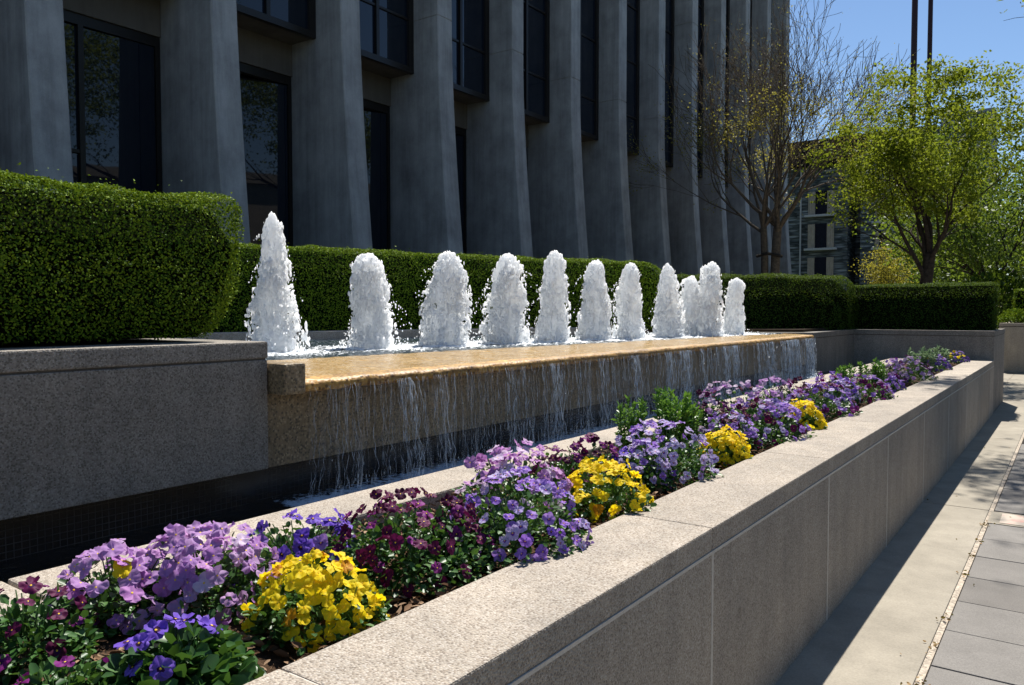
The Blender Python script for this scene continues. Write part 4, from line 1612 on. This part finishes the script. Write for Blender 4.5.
def slate_window(pa, pb, ya_, yb_):
    xa, xb = xs(pa), xs(pb)
    z0, z1 = zz(pa, yb_), zz(pa, ya_)
    fr = MB()
    fr.box(xa, xb, YB - 0.05, YB + 0.02, z0, z1)
    o_ = under(fr.build('window', M['glass']), sbd)
    cw = (xb - xa) * .27
    for c0 in (xa, xb - cw):
        cur = MB()
        rings_ = []
        for z in (z0 + .02, z1 - .02):
            rings_.append([(c0 + cw * q / 8, YB - 0.10 + 0.025 * math.sin(q * 2.2), z) for q in range(9)] + [(c0 + cw * q / 8, YB - 0.055, z) for q in range(8, -1, -1)])
        cur.loft(rings_)
        c_ = link('curtain', cur.mesh('curtain'), M['curtain'])
        c_.parent = o_
    c_ = link('sill', MB().box(xa - .2, xb + .2, YB - .35, YB - 0.002, z0 - .16, z0 - .01).mesh('sill'), M['sill'])
    c_.parent = o_


for (a, b) in ((193, 216), (225, 249), (258, 283)):
    slate_window(807, 833, a, b)
for (a, b) in ((198, 222), (232, 248), (257, 280)):
    slate_window(874, 889, a, b)
under(MB().box(xs(799), xs(799) + .09, YB - .14, YB - .04, 0, zz(830, 168)).build('drainpipe', M['sill']), sbd)

# distant tower behind the green tree
q = far_pt(962, 110)
gt = thing('distant_tower', 'pale grey far off building showing through the green tree top', 'building', (q[0], q[1], 0))
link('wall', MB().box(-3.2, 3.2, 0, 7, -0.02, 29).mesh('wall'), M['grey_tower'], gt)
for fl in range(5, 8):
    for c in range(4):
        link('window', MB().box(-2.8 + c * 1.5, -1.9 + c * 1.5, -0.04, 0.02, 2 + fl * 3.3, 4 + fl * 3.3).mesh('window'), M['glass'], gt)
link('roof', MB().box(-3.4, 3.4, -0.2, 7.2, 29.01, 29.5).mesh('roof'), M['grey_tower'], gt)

for px, wpx, lab in ((908.5, 5.6, 'thicker of the two dark masts rising behind the green tree'), (924, 4.4, 'thinner of the two dark masts rising behind the green tree')):
    f = 62
    q = far_pt(px, f)
    r_ = wpx * f / FPX / 2
    t_ = thing('mast', lab, 'mast', (q[0], q[1], 0), 0, 'dark masts behind the tree')
    link('pole', MB().tube([(0, 0, 0), (0, 0, 18), (0, 0, 36)], [r_ * 1.15, r_ * 1.02, r_ * .95], 12).mesh('pole', True), M['mast'], t_)
    link('base', MB().tube([(0, 0, -0.01), (0, 0, .5)], [r_ * 2, r_ * 1.8], 12).mesh('base'), M['mast'], t_)


# ------------------------------------------------------------------ trees
class Tree:
    def __init__(s, seed):
        s.rg = random.Random(seed)
        s.V, s.F = {}, {}
        s.tips = []
        s.rmin = .0035

    def tube(s, part, pts, rad, n):
        V = s.V.setdefault(part, [])
        F = s.F.setdefault(part, [])
        b0 = len(V)
        u = None
        for i, p in enumerate(pts):
            d = (pts[min(i + 1, len(pts) - 1)] - pts[max(i - 1, 0)])
            if d.length < 1e-6:
                d = Vector((0, 0, 1))
            d.normalize()
            if u is None:
                u = d.orthogonal().normalized()
            else:
                u = (u - d * u.dot(d)).normalized()
            v = d.cross(u)
            for k in range(n):
                a = 2 * math.pi * k / n
                V.append(tuple(p + (u * math.cos(a) + v * math.sin(a)) * rad[i]))
        for i in range(len(pts) - 1):
            for k in range(n):
                F.append((b0 + i * n + k, b0 + i * n + (k + 1) % n, b0 + (i + 1) * n + (k + 1) % n, b0 + (i + 1) * n + k))

    def grow(s, p, d, L, r, lvl, maxl, spread, nchild, upk, part='branches', shrink=.7, droop=0.0):
        rg = s.rg
        n = 5 if lvl < 3 else 4
        pts, rad = [p.copy()], [r]
        d = d.normalized()
        for i in range(n):
            d = (d + Vector((rg.gauss(0, .12), rg.gauss(0, .12), rg.gauss(0, .10) + upk * .12 - droop * .1))).normalized()
            p = p + d * (L / n)
            pts.append(p.copy())
            rad.append(max(s.rmin, r * (1 - .52 * (i + 1) / n)))
        s.tube('trunk' if lvl == 0 else part, pts, rad, 9 if lvl == 0 else (6 if lvl < 3 else 3))
        if lvl >= maxl:
            s.tips.append((pts[-1], d))
            s.tips.append((pts[n // 2], d))
            return
        if lvl >= maxl - 1:
            s.tips.append((pts[-1], d))
        m = nchild[min(lvl, len(nchild) - 1)]
        for c in range(m):
            u = 1.0 if c == 0 else rg.uniform(.35, 1.0)
            i = min(n, max(1, int(round(u * n))))
            q = pts[i]
            ang = rg.uniform(.35, 1.0) * spread * (.6 if c == 0 else 1)
            ax = d.orthogonal().normalized()
            ax.rotate(Matrix.Rotation(rg.uniform(0, 6.28), 3, d))
            nd = d.copy()
            nd.rotate(Matrix.Rotation(ang, 3, ax))
            s.grow(q, nd, L * shrink * rg.uniform(.75, 1.15), rad[i] * (.82 if c == 0 else .62), lvl + 1, maxl, spread, nchild, upk, part, shrink, droop)

    def build(s, root, bark):
        for part in s.V:
            link(part, np_mesh(part, s.V[part], s.F[part], True), bark, root)


def crown(root, pts, size, mat, n, spread, kind='diamond', name='crown'):
    pts = np.array(pts)
    idx = RNG.integers(0, len(pts), n)
    P = pts[idx] + RNG.normal(0, spread, (n, 3)) * np.array([1, 1, .7])
    D = RNG.normal(0, 1, (n, 3)) + np.array([0, 0, -.3])
    link(name, scatter(name, P, D, size, kind, .2), mat, root)


# bare budding tree in front of the building
def plan_pt(px, X):
    return Vector((X, at_x(px, X), 0))


tb = plan_pt(770, -7.9)
t_ = thing('budding_tree', 'almost bare spring tree with fine twigs and sparse yellow buds', 'tree', (tb.x, tb.y, 1.28))
T = Tree(31)
T.rmin = .0065
for (dx, dy, lx, ly, rr) in ((-.17, 0, -.02, -.05, .115), (.10, .05, .03, .05, .15)):
    base = Vector((dx, dy, -.05))
    pts = [base, base + Vector((lx * .2, ly * .2, 1.0)), base + Vector((lx * .8, ly * .8, 2.1)), base + Vector((lx * 2.0, ly * 2.0, 3.0))]
    T.tube('trunk', pts, [rr * 1.15, rr, rr * .93, rr * .85], 10)
    for c in range(7):
        a = c * .898 + dx * 9 + .4
        tilt = .34 + .42 * (c % 3) if c else .08
        d = Vector((math.cos(a) * tilt + lx, math.sin(a) * tilt + ly, 1))
        T.grow(pts[3] if c < 4 else pts[2].lerp(pts[3], .4 + .08 * c), d, 2.55, rr * .48, 1, 5, .60, [3, 4, 4, 3, 3], .22, shrink=.72)
T.build(t_, M['bark_pale'])
tips = [tuple(p) for p, d in T.tips]
low = [p for p in tips if p[2] < 6.6] or tips
crown(t_, low, .068, M['bud_leaf'], 6500, .2)
crown(t_, tips, .042, M['bud_leaf'], 2600, .10, name='buds')
st = MB().tube([(-.42, -.1, 2.05), (-.05, -.16, 2.12), (.36, .02, 2.02)], .05, 6)
link('tie_strap', st.mesh('tie_strap'), M['seam'], t_)


def leafy(label, px, X, z0, trunk_h, seed, top, rad, nleaf, size, mat, maxl=4, first=6, bark='bark', spread=.30, r0=.2, name='leafy_tree', group='leafy trees beyond the hedges', base=None, tilt=(.45, .9), shrink=.7, lean=(0, 0), low=None, nclump=150, keep=None):
    b = base or plan_pt(px, X)
    t_ = thing(name, label, 'tree', (b.x, b.y, z0), 0, group)
    T = Tree(seed)
    tp = Vector((lean[0], lean[1], trunk_h))
    T.tube('trunk', [Vector((0, 0, -.05)), tp * .35, tp * .7, tp], [r0 * 1.25, r0, r0 * .9, r0 * .8], 10)
    L = (top - trunk_h) * .36
    for c in range(first):
        a = c * 6.283 / first + T.rg.uniform(-.3, .3)
        tl = T.rg.uniform(*tilt) if c else .1
        q = tl * rad / (top - trunk_h) * 1.7
        T.grow(tp * (1 - .11 * (c % 3)), Vector((math.cos(a) * q, math.sin(a) * q, 1)), L, r0 * .42, 1, maxl, .70, [3, 3, 3, 3], .16, shrink=shrink)
    T.build(t_, M[bark])
    low = low if low is not None else trunk_h * .85
    pts = [p for p, d in T.tips if p.z > low]
    # leaf clumps of uneven size through the crown's volume
    cz, hz = (low + top) / 2, (top - low) / 2
    ctr = []
    rg = T.rg
    while len(ctr) < nclump:
        v = Vector((rg.uniform(-1, 1), rg.uniform(-1, 1), rg.uniform(-1, 1)))
        if v.length > 1 or v.length < .35:
            continue
        lump = 1 + .30 * mnoise.noise(v * 1.9 + Vector((seed, 0, 0)))
        ctr.append(Vector((v.x * rad * lump + lean[0], v.y * rad * lump + lean[1], cz + v.z * hz * lump)))
    nc = int(nleaf * .62)
    C = np.array([tuple(c) for c in ctr])
    wgt = RNG.uniform(.3, 1.5, len(C))
    idx = RNG.choice(len(C), nc, p=wgt / wgt.sum())
    rr = RNG.uniform(.6, 1.5, len(C))[idx] * spread
    P1 = C[idx] + RNG.normal(0, 1, (nc, 3)) * rr[:, None] * np.array([1, 1, .6])
    T0 = np.array([tuple(p) for p in pts])
    n2 = nleaf - nc
    P2 = T0[RNG.integers(0, len(T0), n2)] + RNG.normal(0, spread, (n2, 3)) * np.array([1, 1, .7])
    P = np.vstack([P1, P2])
    if keep:
        P = P[[bool(keep(*p)) for p in P]]
    D = RNG.normal(0, 1, P.shape) + np.array([0, 0, -.35])
    link('crown', scatter('crown', P, D, size, 'diamond', .2), M[mat] if isinstance(mat, str) else mat, t_)
    return t_, T


leafy('broad bright green tree with a dark branching trunk behind the shaded hedge', 916, -3.25, 0, 3.0, 5, 7.75, 2.35, 24000, .085, M['tree_leaf'], first=8, r0=.165, low=3.8, spread=.165, nclump=170, lean=(.25, .2), tilt=(.3, .8))
leafy('small olive yellow tree between the slate building and the green tree', 890, -6.4, 0, 2.0, 8, 4.5, 1.0, 3600, .085, M['olive_leaf'], maxl=3, first=6, r0=.06, spread=.22, nclump=50, low=2.6)
leafy('mid green tree farther along the walk, right of the broad green one', 1003, 0, 0, 2.2, 11, 8.6, 3.2, 14000, .14, M['far_leaf'], base=Vector((-2.6, 33.0, 0)), first=7, r0=.16, spread=.40)
leafy('dark green tree behind the broad green tree trunk', 960, 0, 0, 1.4, 12, 7.4, 3.0, 14000, .16, M['far_leaf'], base=Vector((-4.3, 42.0, 0)), first=7, r0=.2, spread=.45)
leafy('yellow green far tree above the low planter hedge', 1020, 0, 0, 2.0, 13, 8.0, 3.2, 12000, .15, M['tree_leaf'], base=Vector((-1.5, 46.0, 0)), first=7, r0=.2, spread=.45)
leafy('street tree beside the sidewalk whose leafy twig hangs into the top corner', 0, 0, 0, 6.0, 21, 13.2, 3.7, 26000, .11, M['tree_leaf'], base=Vector((1.5, 14.6, 0)), first=8, r0=.2, spread=.30, group='street trees', lean=(-.72, .1), low=7.2)
# added, unseen, across the road: what the dark glass mirrors and what keeps the low sky off the shaded faces
for i, (x, y) in enumerate(((16.5, -9), (17, 1), (16.2, 10), (17.4, 20), (16.6, 31), (17, 43))):
    leafy('unseen street tree added across the road, mirrored in the dark glass', 0, 0, 0, 2.6, 60 + i, (10.5 if y < 5 else 7.2 + (i % 3) * .6), (5.2 if y < 5 else 3.6), (9000 if y < 5 else 5000), .30, M['far_leaf'], base=Vector((x, y, 0)), maxl=3, first=6, r0=.25, spread=.6, nclump=90, group='trees added across the road')
opp = thing('sky_block_building', 'plain unseen office block added across the road to shut out low sky', 'building', (30, 10, 0))
link('wall', MB().box(0, 16, -45, 60, -0.02, 11).mesh('wall'), M['face'], opp)
for k in range(14):
    link('window', MB().box(-0.05, 0.02, -40 + k * 7, -36 + k * 7, 3, 9.5).mesh('window'), M['glass'], opp)
link('roof', MB().box(-.3, 16.3, -45.3, 60.3, 11.01, 11.8).mesh('roof'), M['face'], opp)
# shrubs filling the far view at eye level
for (x, y, r, z, mat, lab) in ((-5.2, 30, 1.5, .2, 'far_leaf', 'dark round shrub far behind the broad green tree'), (-3.0, 38, 1.7, .2, 'far_leaf', 'large dark shrub under the far yellow green tree'),
                               (-9.0, 36, 1.6, .2, 'far_leaf', 'dark shrub in front of the slate building'), (-2.1, 29.5, 1.5, .9, 'hedge_leaf_shade', 'dark round shrub behind the low planter hedge')):
    bush(lab, (x, y), r, z, .16, 2400, M[mat])
